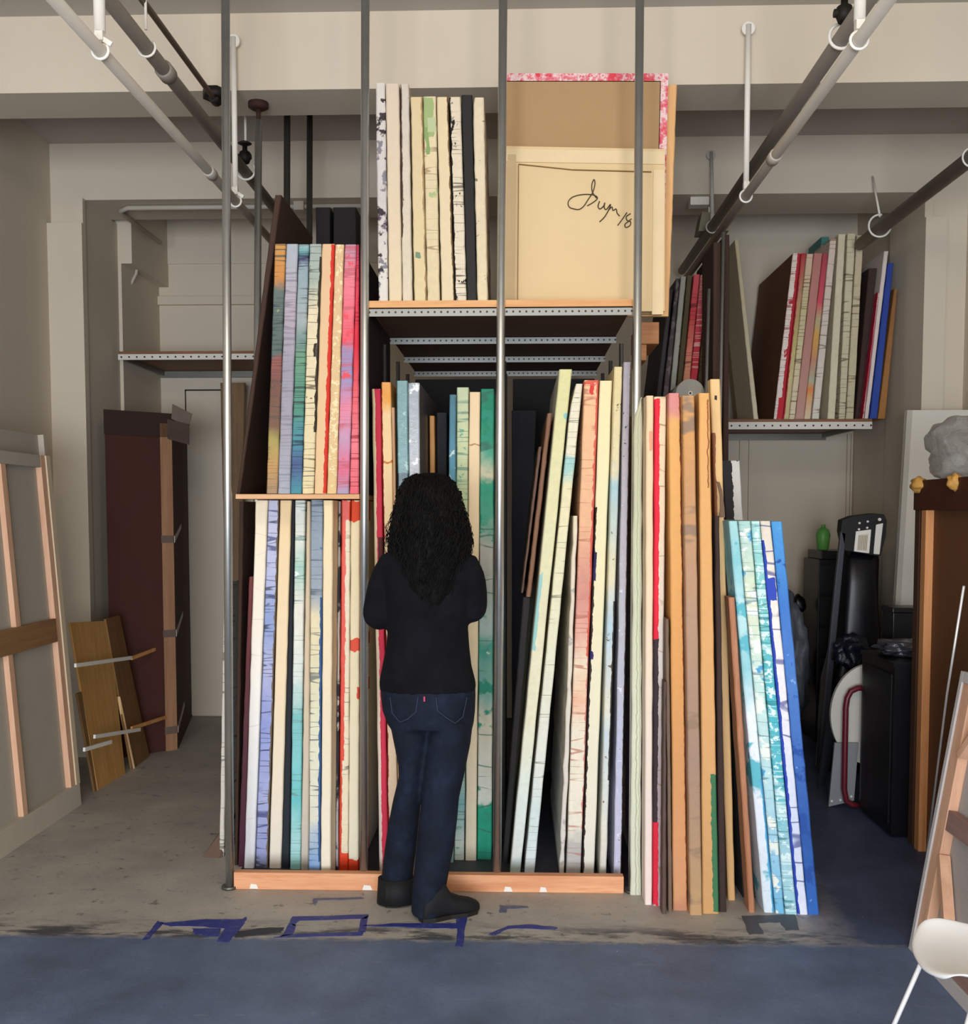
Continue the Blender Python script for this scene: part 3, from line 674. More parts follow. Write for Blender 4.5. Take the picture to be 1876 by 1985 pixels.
slab('plywood_sheet', 'rough dark brown cardboard strip standing low beside the red-striped canvas', 'board', top=(1287,1291,1322), bot=(1283.5,1291,1772), depth=.06, mat=plain('dark_card', '5C4A42', .85, var=.25, scale=9))
slab('plank', 'dark weathered plank left of the first orange pine board', 'plank', top=(1290,1296,1200), bot=(1296,1303,1768), depth=.3, mat=plain('weathered_dark', '76604F', .85, var=.25, scale=9))
slab('pine_board', 'orange pine board with a pink-painted top, leftmost of the pine boards', 'board', top=(1292.5,1317.5,762), bot=(1305,1332.5,1765), depth=.3, cutr=.0, mat=art('pine_pink_top', [(0,'C98A6A'),(.03,'E0A070'),(.3,'E4A262'),(.5,'EBA85C'),(.94,'F2B768'),(.965,'E2948A'),(1,'E2908A')], L=2, tone=.84, mott=.05, blots=[('8A4A2A', 6, .75, 1.0)], rims=[(.93,9,0,1,'B0602C')], rough=.6), group=G6)
slab('weathered_board', 'greyish brown weathered board between two orange pine boards', 'board', top=(1319,1346,767), bot=(1337.5,1361,1774), depth=.3, mat=art('weathered_face', [(0,'C09A6C'),(.3,'A98A76'),(.6,'B89478'),(.85,'CF9A66'),(1,'E0A460')], L=2, tone=.9, mott=.06, blots=[('9C8068', 5, .55, .4), ('5A3020', 8, .77, 1.0)], rough=.7), group=G6)
slab('pine_board', 'wide orange pine board with a knot and green paint at its foot', 'board', top=(1354.5,1375,762), bot=(1362,1393,1771), depth=.3, mat=art('pine_green_foot', [(0,'D8A468'),(.3,'E4AC6E'),(1,'F0B468')], L=2, tone=.84, mott=.05, blots=[('6A3018', 8, .76, 1.0)], rims=[(.62,9,0,.27,'3E7A50'), (.72,.85,.82,.99,'9A5028')], rough=.6), group=G6)
tallp = slab('pine_board', 'tall pale pine board with a bolt hole near its top, highest of the front group', 'board', top=(1376.5,1395.5,735), bot=(1411,1425,1745), depth=.06, mat=art('pine_hole', [(0,'E6B478'),(1,'F4CB8C')], L=2, tone=.88, mott=.04, rims=[(.42,.6,.958,.968,'1A100A'), (-9,.3,.6,.9,'8A5230')], rough=.6), group=G6)
slab('masonite_board', 'dark brown board edge right of the wide pine board', 'board', top=(1385.5,1394,1000), bot=(1394.5,1408,1768), depth=.5, mat=plain('dark_edge', '3A2A26', .85, var=.3, scale=9))
slab('plank', 'rough reddish plank, shortest board before the blue paintings', 'plank', top=(1412,1424,1158), bot=(1452,1463.5,1769), depth=.08, mat=M_redwood)
slab('painting_board', 'black board edge left of the blue paintings', 'board', top=(1401,1407,1010), bot=(1440,1470,1740), Y=3.945, zb=0, depth=.5, mat=M_darkboard)
G7 = 'blue paintings leaning at the right of the front group'
F_ = dict(cat='painting', group=G7, depth=.8)
slab('canvas', 'pale aqua and white painting edge, leftmost of the blue group', top=(1412.5,1429.5,1010), bot=(1481,1501.5,1769), stops=[(0,'D5E4EE'),(.3,'E2E8F2'),(.5,'E6EEF4'),(.62,'8FCAD2'),(.7,'A6D6DA'),(.78,'BFE0E2'),(.9,'86C6CE'),(1,'A4D2D2')], blots=[('5FB6C4', 5, .56, 1)], rims=[(.8,9,0,.35,'4EA8D4')], **dict(F_, depth=.14))
slab('canvas', 'cream and aqua marbled painting edge, second of the blue group', top=(1430.5,1454,1010), bot=(1502.5,1520.5,1771), stops=[(0,'6FB6DC'),(.1,'8FC6E2'),(.35,'B8DCE0'),(.6,'C6E2D8'),(.8,'D8DEC0'),(1,'A8CFC8')], blots=[('E9EFE6', 18, .52, 1), ('4EA0CC', 10, .62, 1)], lines=[('5C8A94', 22, .03)], **F_)
slab('canvas', 'teal painting edge covered in white rings, middle of the blue group', top=(1455,1472.5,1010), bot=(1522,1544.5,1773), stops=[(0,'9CD0DC'),(.15,'A9D2DE'),(.3,'5FBAC6'),(.55,'48B4C0'),(.75,'72C4C4'),(1,'A6D8D2')], blots=[('DCF2F2', 34, .54, 1)], lines=[('DDF4F4', 34, .09), ('2F7C84', 26, .03)], **F_)
slab('canvas', 'white painting edge with royal blue left side, fourth of the blue group', top=(1473.5,1493.5,1010), bot=(1546,1565.5,1773), stops=W_('DDE4F2','D2DCF2','E6E6F0','EDE6DE','DAD0BE'), lines=[('1F2C8A', 9, .03)], rims=[(-9,.22,0,.95,'2A46B0'), (-9,.9,.80,.86,'2E48B4')], **F_)
slab('canvas', 'saturated blue painting edge, rightmost of the blue group', top=(1495,1515.5,1011), bot=(1566.5,1588,1773), stops=W_('2E66B8','2C5AA8','3C6AB6','4C7CC4','3E78C6','4C9AD8'), blots=[('2450A0', 10, .56, 1), ('7FA8DC', 28, .66, 1)], **F_)
MB().prism([P(x, y, 3.862) for x, y in ((1389,933),(1395,935),(1400,952),(1404,985),(1405,1003),(1394,1003),(1396,985),(1395,960))], (0, .006, 0)).build('bent_strap', plain('brown_strap', '6E5440', .7), tallp)
# black and white canvas behind the pine boards
slab('canvas', 'black canvas with a white edge leaning behind the pine boards', top=(1399,1433,893), bot=(1448,1482,1290), Y=4.75, zb=0, depth=.15, cat='painting', stops=W_('2A2828','2A2828'), rims=[(.52,9,0,1,'E8E4DC')], mott=.03)

# ---- far side of the rack: dim red paintings and a roll
G8 = 'paintings in the dim space behind the front group'
rz = P(1330, 790, 5.0).z
t = thing('side_shelf', 'dim brown shelf behind the pine boards carrying a plastic roll and red paintings', 'shelf')
MB().box(P(1255,760,5.0).x, P(1378,760,5.0).x, 4.95, 6.1, rz-.02, rz).build('shelf_board', M_mason, t)
for X in (P(1258,760,5.0).x, P(1374,760,5.0).x):
    for Y in (4.97, 6.05): MB().box(X-.012, X+.012, Y, Y+.025, 0, rz-.02).build('leg', M_galv_dark, t)
H_ = dict(Y=5.45, zb=rz, depth=.6, cat='painting', group=G8)
slab('canvas', 'dark grey-violet painting edge at the left of the dim group', top=(1297,1305,560), bot=(1268,1278,748), stops=W_('2A262C','3A3436','2E2A2C'), **H_)
slab('canvas', 'grey-brown mottled painting edge in the dim group beside the signed panel', top=(1311,1318,540), bot=(1281,1292,748), stops=W_('5C4A46','4A4240','3A3434'), blots=[('6F6260', 18, .55, 1)], **H_)
slab('canvas', 'pale grey strip with black nicks in the dim group', top=(1320,1330,536), bot=(1295,1305,748), stops=W_('A4A394','9C9B8E'), blots=[('1A1814', 20, .72, 1)], **H_)
slab('canvas', 'olive brown painting edge in the dim group', top=(1332,1342,534), bot=(1307,1317,748), stops=W_('4A4024','52462A'), **H_)
slab('canvas', 'scarlet and pink banded painting edge in the dim group', top=(1345,1356.5,532), bot=(1318,1331,748), stops=[(0,'C47C62'),(.3,'D08A6A'),(.5,'D27260'),(.7,'C03A3C'),(1,'C85058')], lines=[('5A1414', 40, .06)], **H_)
slab('canvas', 'crimson painting edge with pink rungs in the dim group', top=(1358,1371,533), bot=(1332,1345,748), stops=[(0,'D8907C'),(.2,'C03040'),(.5,'B82C3A'),(.8,'C05058'),(1,'C87A78')], lines=[('E8B0A0', 40, .07)], **H_)
slab('canvas', 'olive and ochre banded painting edge at the right of the dim group', top=(1372.5,1385,533), bot=(1347,1361,748), stops=W_('4A3C22','5C4A2A','6E642E','8A5A34'), lines=[('2A200E', 40, .09)], **H_)
t = thing('plastic_roll', 'round end of a dusty clear plastic roll lying on the dim side shelf', 'roll')
c_ = P(1338, 733, 5.0); rr = 27/FPX*5.0
c_.z = rz + rr
MB().sweep([c_, c_+Vector((0,.35,0))], rr, 32).build('roll', plain('dusty_plastic', '8B8578', .35, var=.25, scale=12), t)
MB().sweep([c_+Vector((0,-.004,0)), c_+Vector((0,.001,0))], rr*.16, 16).build('core', plain('roll_core', 'C9C5B8', .4), t)
MB().sweep([c_+Vector((0,-.006,0)), c_+Vector((0,.0,0))], rr*.08, 12).build('core_hole', M_black, t)
for a, b, y1_, y0_, lb in [(1374, 1369, 560, 740, 'thin pale steel rod standing left of the tall pine board'), (1402, 1397, 450, 735, 'thin pale steel upright rising behind the tall pine board')]:
    A = P(b, y0_, 4.93); B = P(a, y1_, 4.93); d = B-A
    tag(MB().sweep([A - d*(A.z/d.z), B], .0075, 10).build('steel_rod', M_galv), lb, 'rod')
slab('masonite_board', 'dark brown board standing between the two thin steel rods', 'board', top=(1383,1397,470), bot=(1380,1394,1330), Y=5.04, zb=0, depth=.3, mat=M_mason_dark)
slab('masonite_board', 'tall dim board right of the thin steel upright', 'board', top=(1404,1414,455), bot=(1400,1412,1330), Y=5.3, zb=0, depth=.8, mat=M_mason_dark)

# ---- paintings on the back right shelf
G9 = 'paintings on the back right shelf'
S_ = dict(Y=SRY+.02, zb=SRZ, depth=.45, cat='painting', group=G9)
slab('canvas', 'pale board leaning left, alone at the left end of the back right shelf', top=(1424,1431.5,465), bot=(1461,1470,807), stops=W_('D9CCAE','BFB18E'), **S_)
slab('canvas', 'brownish canvas leaning left behind the pale board on the back right shelf', top=(1416,1423,530), bot=(1446,1459,807), Y=SRY+.5, zb=SRZ, depth=.35, cat='painting', group=G9, stops=W_('8F8060','9C8C66'), chain=False)
slab('canvas', 'white painting edge with red scallops, first of the upright ones on the back right shelf', top=(1537,1552,491), bot=(1500,1517,799), stops=W_('E6D8D2','EADCD0','E6D6C8'), rims=[(.62,9,0,1,'B4202E'), (.3,9,.0,.13,'C02634')], blots=[('B8283A', 20, .62, 1)], lines=[('A02434', 36, .05)], flank=M_mason, **dict(S_, depth=.88))
slab('canvas', 'yellow-green and cream painting edge with a red side on the back right shelf', top=(1553,1563,491), bot=(1518,1529,799), stops=W_('C9B98A','CDBF8C','BDB070','B88A6A','B03038'), rims=[(-9,.2,0,1,'A83236')], **S_)
slab('canvas', 'cream rung-marked painting edge on the back right shelf', top=(1564,1576.5,492), bot=(1530,1540.5,800), stops=W_('DCCFB0','D8C9A4','C9BE90','D6B8A0'), lines=[('6A4A34', 40, .06)], **S_)
slab('canvas', 'dusty rose canvas on the back right shelf', top=(1578,1594,491), bot=(1541.5,1558,800), stops=W_('BE9488','B88478','B97A70'), mott=.04, **S_)
slab('canvas', 'multicoloured painting edge, orange below and red above, on the back right shelf', top=(1595,1605,491), bot=(1559,1571,800), stops=[(0,'DCCDB0'),(.12,'D8A878'),(.18,'DF8A48'),(.24,'A9B49A'),(.35,'C48A6C'),(.5,'D6A24E'),(.6,'B8AC86'),(.7,'D05060'),(1,'A8424C')], **S_)
slab('canvas', 'off-white canvas with faint drips right of the multicoloured one on the back right shelf', top=(1609,1621.5,463), bot=(1574,1587.5,800), stops=W_('DCD6C8','D4C8BC','D8C6B4'), lines=[('8A6A5C', 18, .03)], **S_)
slab('canvas', 'teal-topped canvas peeping out behind the dusty rose one on the back right shelf', top=(1592,1607,459), bot=(1565,1580,800), Y=SRY+.5, zb=SRZ, depth=.3, cat='painting', group=G9, chain=False, stops=W_('5C7A70','4F8A84'), lines=[('C8A48A', 30, .06)])
slab('canvas', 'cream canvas, left of the three tallest on the back right shelf', top=(1625.5,1639,454), bot=(1604,1618.5,802), stops=W_('D8D0B2','D2C8AC'), blots=[('5A5040', 30, .7, 1)], **S_)
slab('canvas', 'cream canvas with ragged dark edges, middle of the three tallest on the back right shelf', top=(1643,1658.5,453), bot=(1626,1638,800), stops=W_('C9C2A4','CEC5A6'), lines=[('5C5038', 26, .04)], **S_)
slab('canvas', 'beige canvas, right of the three tallest on the back right shelf', top=(1661,1674,456), bot=(1640,1654.5,800), stops=W_('C6BC9C','CABB9C'), lines=[('6A5A40', 20, .04)], **S_)
slab('canvas', 'dark brown board left of the red-scalloped canvas on the back right shelf', top=(1684,1700,520), bot=(1657,1664,808), Y=SRY+.06, zb=SRZ, depth=.7, cat='painting', group=G9, stops=W_('3A2420','3A2622'))
slab('canvas', 'short crimson painting edge with white scallops on the back right shelf', top=(1690,1699,566), bot=(1656,1667,809), stops=W_('E0C0B8','C04A56','C8606A','DCC6BC'), lines=[('B81F34', 40, .09)], rims=[(-9,.25,0,1,'B0203A')], Y=SRY, zb=SRZ, depth=.06, cat='painting', group=G9)
slab('canvas', 'pinkish white canvas beside the blue one on the back right shelf', top=(1714,1722,487), bot=(1676,1683,809), stops=W_('E2D2CC','DCCEC4'), Y=SRY, zb=SRZ, depth=.8, cat='painting', group=G9)
slab('canvas', 'royal blue canvas near the right end of the back right shelf', top=(1721,1732,510), bot=(1686,1700,809), stops=W_('2C4AA0','263F94'), Y=SRY, zb=SRZ, depth=.8, cat='painting', group=G9)
slab('canvas', 'ochre brown canvas at the right end of the back right shelf', top=(1733,1740,560), bot=(1702,1716,803), stops=W_('A8743C','8E5E34'), Y=SRY+.02, zb=SRZ, depth=.8, cat='painting', group=G9)
# deep dark things seen past the upper left shelf
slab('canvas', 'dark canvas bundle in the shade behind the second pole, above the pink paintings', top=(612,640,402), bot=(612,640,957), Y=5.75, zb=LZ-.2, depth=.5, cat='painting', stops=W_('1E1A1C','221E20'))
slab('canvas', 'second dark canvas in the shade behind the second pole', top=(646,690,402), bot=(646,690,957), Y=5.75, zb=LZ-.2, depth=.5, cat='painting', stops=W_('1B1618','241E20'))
# left of the rack
slab('canvas', 'narrow cream canvas leaning outside the left pole, seen edge-on', top=(434,439,1130), bot=(425,434,1660), depth=.4, cat='painting', stops=W_('D2CCC0','CFC8BC','B9B2A4'), lines=[('5A544C', 26, .04)])
A, B_2 = PZ(392, 1662, 0), PZ(424, 1664, 0)
tag(MB().hexa([A, B_2, B_2+Vector((.02,.12,.14)), A+Vector((.08,.22,.14))], [v+Vector((0.01,.012,0)) for v in (A, B_2, B_2+Vector((.02,.12,.14)), A+Vector((.08,.22,.14)))]).build('cardboard_offcut', plain('brown_card', '6A5548', .85)), 'small dark brown board lying on edge at the foot of the left pole', 'board')
slab('plywood_sheet', 'brown board standing upside against the back wall, seen past the left pole', 'board', top=(427,474,742), bot=(440,462,1300), Y=7.2, zb=0, depth=.03, mat=wood('back_board', '6E5234', '8A6A46', 'Z'))
# ------------------------------------------------------------------ ceiling pipes and hangers
def vp_line(px, py, z, y0, y1, r, name, label, mat, rings=(), n=16, ends=False):
    """pipe running away along the room at height z, through the pixel (px, py)"""
    A = PZ(px, py, z); X = A.x
    t = thing(name, label, 'pipe', loc=(X, y0, z))
    MB().sweep([(X, y0, z), (X, y1, z)], r, n).build('pipe_run', mat, t)
    for Yc in rings:
        MB().sweep([(X, Yc-.035, z), (X, Yc-.03, z), (X, Yc+.03, z), (X, Yc+.035, z)], [r*1.05, r*1.3, r*1.3, r*1.05], n).build('coupling', mat, t)
    return X
ZA = 2.86
Xp1 = vp_line(250, 160, ZA, 1.2, 6.9, .0185, 'ceiling_pipe', 'pale ceiling pipe at upper left, lowest and nearest of the three there', M_pipe, (PZ(405,335,ZA).y,))
ZB = 3.14
Xp2 = vp_line(290, 100, ZB, 1.2, 6.1, .026, 'ceiling_pipe', 'grey ceiling pipe at upper left, between the pale one and the thin brown one', M_pipe_dark, (PZ(322,140,ZB).y,))
Xp3 = vp_line(345, 95, 3.30, 1.2, 4.63, .012, 'ceiling_pipe', 'thin brownish ceiling pipe at upper left ending at the first beam', plain('brown_pipe', '7F6B5C', .6))
tag(MB().sweep([(Xp3, 4.60, 3.30), (Xp3, 4.60, 3.34)], .05, 6).sweep([(Xp3, 4.58, 3.305), (Xp3, 4.64, 3.305)], .025, 10).build('pipe_bracket', M_black), 'black bracket under the first beam holding the thin brown pipe', 'bracket')
Xp4 = vp_line(1580, 195, ZA, 1.2, 6.9, .0195, 'ceiling_pipe', 'pale ceiling pipe at upper right running in front of the darker one', M_pipe, (PZ(1500,305,ZA).y,))
Xp5 = vp_line(1555, 185, ZB, 1.2, 7.2, .028, 'ceiling_pipe', 'thicker dark grey ceiling pipe just left of the pale one at upper right', M_pipe_dark)
Xp6 = vp_line(1790, 378, 3.10, 1.2, 6.38, .036, 'ceiling_pipe', 'brown-grey ceiling pipe at the far right edge', M_pipe_dark)
def hanger(X, Y, z, r, ztop, rod, label, mat=M_white, anchor=True, clamp=True, dy=0.0, loop=0.0, yt=None):
    t = thing('pipe_hanger', label, 'pipe hanger', loc=(X, Y, z))
    yt = Y if yt is None else yt
    MB().sweep([(X, Y, z+r+.035), (X, yt, ztop)], rod, 12).build('rod', mat, t)
    if anchor: MB().sweep([(X, yt-.002, ztop-.015), (X, yt+.012, ztop-.015)], .028, 14).build('anchor_plate', mat, t)
    pts = [(X + (r+.006+loop)*math.cos(a), Y, z + loop + (r+.006+loop)*math.sin(a)) for a in [math.radians(80+320*i/20) for i in range(21)]]
    MB().sweep(pts, .0045 if not loop else .006, 8).build('clamp_ring', mat, t)
    if clamp:
        MB().box(X-.012, X+.012, Y-.012, Y+.012, z+r+.008, z+r+.04).build('clamp_head', mat, t)
        MB().bar((X+.0, Y, z+r+.02), (X+.035, Y, z+r-.002), .008, .014).build('clamp_bolt', mat, t)
    return t
hanger(Xp1, PZ(200,98,ZA).y, ZA, .0185, CEIL, .017, 'thick white hanger rod with clamp on the pale pipe at the upper left corner', anchor=False)
hanger(Xp1, 4.60, ZA, .0185, P(460,72,4.6).z, .0125, 'long white hanger rod left of the rack, fixed to the first beam')
hanger(Xp2, PZ(277,92,ZB).y, ZB, .026, CEIL, .005, 'thin hanger rod with ring on the grey pipe at upper left', clamp=False, anchor=False)
h = hanger(Xp2, PZ(483,335,ZB).y, ZB, .026, CEIL, .006, 'ring hanger with black valve on the grey pipe behind the first beam, left', clamp=False, anchor=False, loop=.012)
hanger(Xp4, PZ(1652,78,ZA).y, ZA, .0195, CEIL, .017, 'thick white hanger rod with clamp on the pale pipe at upper right', anchor=False)
hanger(Xp4, 4.60, ZA, .0195, P(1448,48,4.6).z, .0125, 'long white hanger rod fixed to the first beam, right of the rack')
hanger(Xp5, PZ(1622,75,ZB).y, ZB, .028, CEIL, .005, 'ring hanger on the dark grey pipe at upper right, beside the black valve', clamp=False, anchor=False, loop=.008)
hanger(Xp5, 6.12, ZB, .028, P(1335,292,6.15).z, .0105, 'pale hanger rod in front of the second beam, right of the signed panel', mat=plain('dull_white', 'B9B5AC', .6), yt=6.18)
hanger(Xp6, 6.05, 3.10, .036, P(1705,338,6.15).z, .006, 'thin rod with open loop on the far right pipe near the back', clamp=False, yt=6.19, anchor=False, loop=.02)
hanger(Xp6, PZ(1872,305,3.10).y, 3.10, .036, CEIL, .008, 'white ring hanger on the far right pipe at the edge of the view', anchor=False)
def valve(X, Y, z, label):
    t = thing('valve', label, 'valve', loc=(X, Y, z))
    MB().sweep([(X,Y,z), (X,Y,z+.02), (X,Y,z+.05), (X,Y,z+.06), (X,Y,z+.085)], [.02,.028,.026,.012,.012], 14).build('body', M_black, t)
    MB().sweep([(X,Y,z+.085), (X,Y,z+.092), (X,Y,z+.1)], [.02,.034,.02], 14).build('hand_wheel', M_black, t)
    MB().sweep([(X-.035,Y,z+.03), (X+.03,Y,z+.03)], .014, 10).build('side_cap', M_black, t)
valve(Xp5-.01, PZ(1630,75,ZB).y-.06, ZB+.028, 'black valve on the dark grey pipe at upper right')
valve(Xp2+.01, PZ(478,325,ZB).y+.02, ZB+.028, 'small black valve on the grey pipe seen past the first pole')
# conduit under the second beam, junction box, cable
Yc = 6.215
cz = P(450, 401, 6.3).z
t = thing('conduit', 'pale conduit running along the underside of the second beam at the left', 'conduit')
cx0, cx1 = P(222, 398, 6.3).x, P(700, 396, 6.3).x
MB().sweep([(cx0, 7.1, BZ-.02), (cx0, 6.42, BZ-.02), (cx0+.015, 6.36, BZ-.02), (cx0+.08, 6.30, BZ-.02), (cx1, 6.30, BZ-.02)], .014, 12).build('tube', M_pipe, t)
MB().box(P(577,1,6.3).x-.03, P(577,1,6.3).x+.03, 6.26, 6.34, BZ-.05, BZ).build('box', M_pipe, t)
t = thing('hanging_cable', 'grey cable hanging with a white plug in the left recess', 'cable')
a = P(265, 440, 6.9); b = P(268, 500, 6.9); c_ = P(264, 530, 6.9); d_ = P(252, 555, 6.9); e_ = P(240, 565, 6.9)
a0 = Vector((a.x, 6.9, CEIL))
MB().sweep([a0, a], .004, 8).build('upper_cord', M_pipe, t)
MB().box(a.x-.02, a.x+.02, 6.885, 6.915, P(265,485,6.9).z, P(265,462,6.9).z).build('plug', M_white, t)
MB().sweep([P(267,485,6.9), b, c_, d_, e_], .010, 10).build('lower_cord', M_pipe, t)
t = thing('ceiling_lamp_fixture', 'small grey box fixture hanging under the second beam behind the right pipes', 'lamp fixture')
q = P(1374, 432, 6.3)
MB().hexa([(q.x-.07,6.25,q.z-.06),(q.x+.11,6.25,q.z-.06),(q.x+.10,6.25,q.z+.04),(q.x-.05,6.25,q.z+.05)], [(q.x-.07,6.4,q.z-.06),(q.x+.11,6.4,q.z-.06),(q.x+.10,6.4,q.z+.04),(q.x-.05,6.4,q.z+.05)]).build('housing', plain('dusty_metal', '7D7A64', .6), t)
MB().sweep([(q.x, 6.3, q.z+.04), (q.x, 6.3, BZ-.045)], .006, 8).build('stem', M_white, t)
q2 = P(1358, 388, 6.25)
MB().box(q2.x-.06, q2.x+.05, 6.25, 6.33, BZ-.045, BZ).build('junction_box', M_white, t)

# ------------------------------------------------------------------ left side: reversed canvas, boards, crate
def frame_obj(name, label, cat, Yn, Yf, Xb, Xt, H, parts, sg=None):
    """big stretched canvas leaning on a side wall, seen from the back. parts: (name, y0, y1, h0, h1, n0, n1, mat) in its plane"""
    t = thing(name, label, cat, loc=(Xb, Yn, 0)); sg = 1 if Xb < 0 else -1
    def pt(y, h, n):
        s = h/H; X = Xb + (Xt-Xb)*s; z = math.sqrt(max(0, 1-((Xt-Xb)/H)**2))*h
        return Vector((X + sg*n*math.cos(math.atan2(abs(Xt-Xb), H)), y, z + n*math.sin(math.atan2(abs(Xt-Xb), H))))
    for (nm, y0, y1, h0, h1, n0, n1, mat) in parts:
        MB().hexa([pt(y0,h0,n0), pt(y1,h0,n0), pt(y1,h1,n0), pt(y0,h1,n0)], [pt(y0,h0,n1), pt(y1,h0,n1), pt(y1,h1,n1), pt(y0,h1,n1)]).build(nm, mat, t, bevel=.002)
    return t
cl1 = plain('back_of_canvas', 'B4ADA0', .9, var=.05, scale=5, bump=.3)
rim1 = plain('folded_canvas_rim', 'C4BAA9', .9, var=.08, scale=12, bump=.3)
sal = wood('salmon_bar', 'D9A684', 'EBC2A2', 'Z')
brn = wood('brown_brace', '8A6440', 'A07A50', 'Y')
Yf_ = PZ(160,1560,0).y; Xb_ = PZ(160,1560,0).x
tp = P(97, 884, Yf_)
H_ = math.hypot(tp.z, tp.x - Xb_)
hb0 = .48*H_; hb1 = .545*H_
yv = PX(40, 1400, Xb_-.04).y
frame_obj('reversed_canvas', 'large stretched canvas leaning on the left wall with its pale back and wooden bars showing', 'painting', Yf_, Yf_-2.4, Xb_, tp.x, H_, [
    ('canvas_sheet', Yf_-2.4, Yf_, 0.0, H_, -.04, -.035, cl1),
    ('bottom_rim', Yf_-2.4, Yf_, 0.0, .115, -.035, -.004, rim1),
    ('side_rim', Yf_-.045, Yf_, .115, H_, -.035, 0.0, plain('cream_rim', 'D9C4A6', .9, var=.08, scale=12)),
    ('side_bar', Yf_-.095, Yf_-.047, .115, H_-.0, -.035, -.006, sal),
    ('top_bar', Yf_-2.4, Yf_-.097, H_-.06, H_, -.035, -.006, cl1),
    ('cross_brace', Yf_-2.4, Yf_-.097, hb0, hb1, -.03, -.003, brn),
    ('upright_bar', yv-.045, yv, .115, hb0, -.034, -.008, sal),
    ('upright_bar', yv-.045+.1, yv+.1, hb1, H_-.06, -.034, -.008, sal)])
Y2 = Yf_ + .12
tp2 = P(100, 842, Y2)
frame_obj('reversed_canvas', 'plain pale canvas behind the large reversed one on the left wall, only its top showing', 'painting', Y2, Y2-2.5, Xb_-.09, tp2.x-.03, tp2.z+.005, [
    ('canvas_sheet', Y2-2.5, Y2, 0, tp2.z, -.04, -.03, cl1), ('side_rim', Y2-.03, Y2, 0, tp2.z, -.03, 0, rim1)])
# plywood offcuts with white ledger strips
def sheet(name, label, cat, px, X0, X1, mat, thick=.012):
    """flat sheet leaning on the left wall: foot corners (px[0], px[1]) on the floor, top corners (px[2], px[3])"""
    f0, f1 = PZ(*px[0], 0), PZ(*px[1], 0)
    t0 = PX(*px[3], X1 + (f0.x - X0)); t1 = PX(*px[2], X1 + (f1.x - X0))
    m = MB().hexa([f0, f1, t1, t0], [v + Vector((-thick, 0, 0)) for v in (f0, f1, t1, t0)])
    return tag(m.build(name, mat, bevel=.001), label, cat)
Xs = PZ(243,1500,0).x
sheet('plywood_sheet', 'yellowish plywood sheet leaning on the left wall, brightest of the three', 'plywood', [(190,1532),(243,1500),(211,1203),(136,1207)], Xs, Xs-.10, wood('yellow_ply', 'B98748', 'CFA05E', 'Z'))
sheet('plywood_sheet', 'brown plywood sheet leaning on the left wall behind the yellowish one', 'plywood', [(256,1492),(290,1466),(232,1193),(205,1200)], Xs, Xs-.10, wood('brown_ply', '7A562F', '906A3C', 'Z'))
sheet('plywood_sheet', 'low brown plywood piece between the reversed canvas and the yellowish sheet', 'plywood', [(184,1535),(212,1515),(160,1340),(150,1345)], Xs+.02, Xs-.03, wood('brown_ply2', '7C5A36', '8E6B42', 'Z'))
sheet('wood_strip', 'thin pale wooden strip standing between the plywood sheets', 'wood strip', [(257,1491),(262,1489),(233,1350),(230,1351)], Xs+.03, Xs-.02, M_pine2)
def stick(a, b, X, mat, label):
    A, B = PX(*a, X), PX(*b, X+.02)
    tag(MB().bar(A, B, .012, .02).build('ledger_strip', mat), label, 'wood strip', 'ledger strips lying across the plywood sheets')
Xk = Xs - .055 + .03
stick((146,1290),(254,1275), Xk+.0, M_white, 'upper white strip lying across the plywood sheets')
stick((255,1276),(302,1258), Xk, M_pine, 'upper brown strip poking out right of the plywood sheets')
stick((183,1428),(271,1414), Xk+.05, M_white, 'lower white strip lying across the plywood sheets')
stick((255,1412),(330,1387), Xk+.05, M_pine, 'lower brown strip reaching towards the tall brown crate')
stick((163,1453),(215,1438), Xk+.055, M_white, 'short pale strip at the foot of the plywood sheets')
# tall brown crate
t = thing('picture_crate', 'tall dark brown crate with tan corner batten and cardboard top, left of the rack', 'crate')
A = PZ(345,1452,0); Bc = PZ(255,1472,0); C = PZ(371,1392,0)
Bc = Vector((Bc.x-.12, Bc.y, 0)); D_c = Bc + (C-A); ht = P(345, 805, A.y).z
ht = P(330, 802, A.y).z
up = Vector((0,0,ht)); ux = (Bc-A).normalized(); uy = (C-A).normalized()
MB().hexa([A, Bc, Bc+up, A+up], [C, D_c, D_c+up, C+up]).build('body', plain('crate_board', '46231A', .8, var=.2, scale=4), t)
n_ = Vector((0,-1,0))*.012
MB().hexa([A+n_, A+ux*.075+n_, A+ux*.075+n_+up*.97, A+n_+up*.97], [A+uy*.01, A+ux*.075, A+ux*.075+up*.97, A+uy*.01+up*.97]).build('corner_batten', wood('tan_batten', '946C4C', 'AB8160', 'Z'), t)
MB().hexa([A+n_+up*.93, Bc+n_+up*.93, Bc+n_+up*1.0, A+n_+up*1.0], [A+up*.93, Bc+up*.93, Bc+up*1.0, A+up*1.0]).build('top_band', plain('crate_dark', '33211A', .85, var=.2), t)
tape = plain('brown_tape', '6E5A50', .5, var=.2)
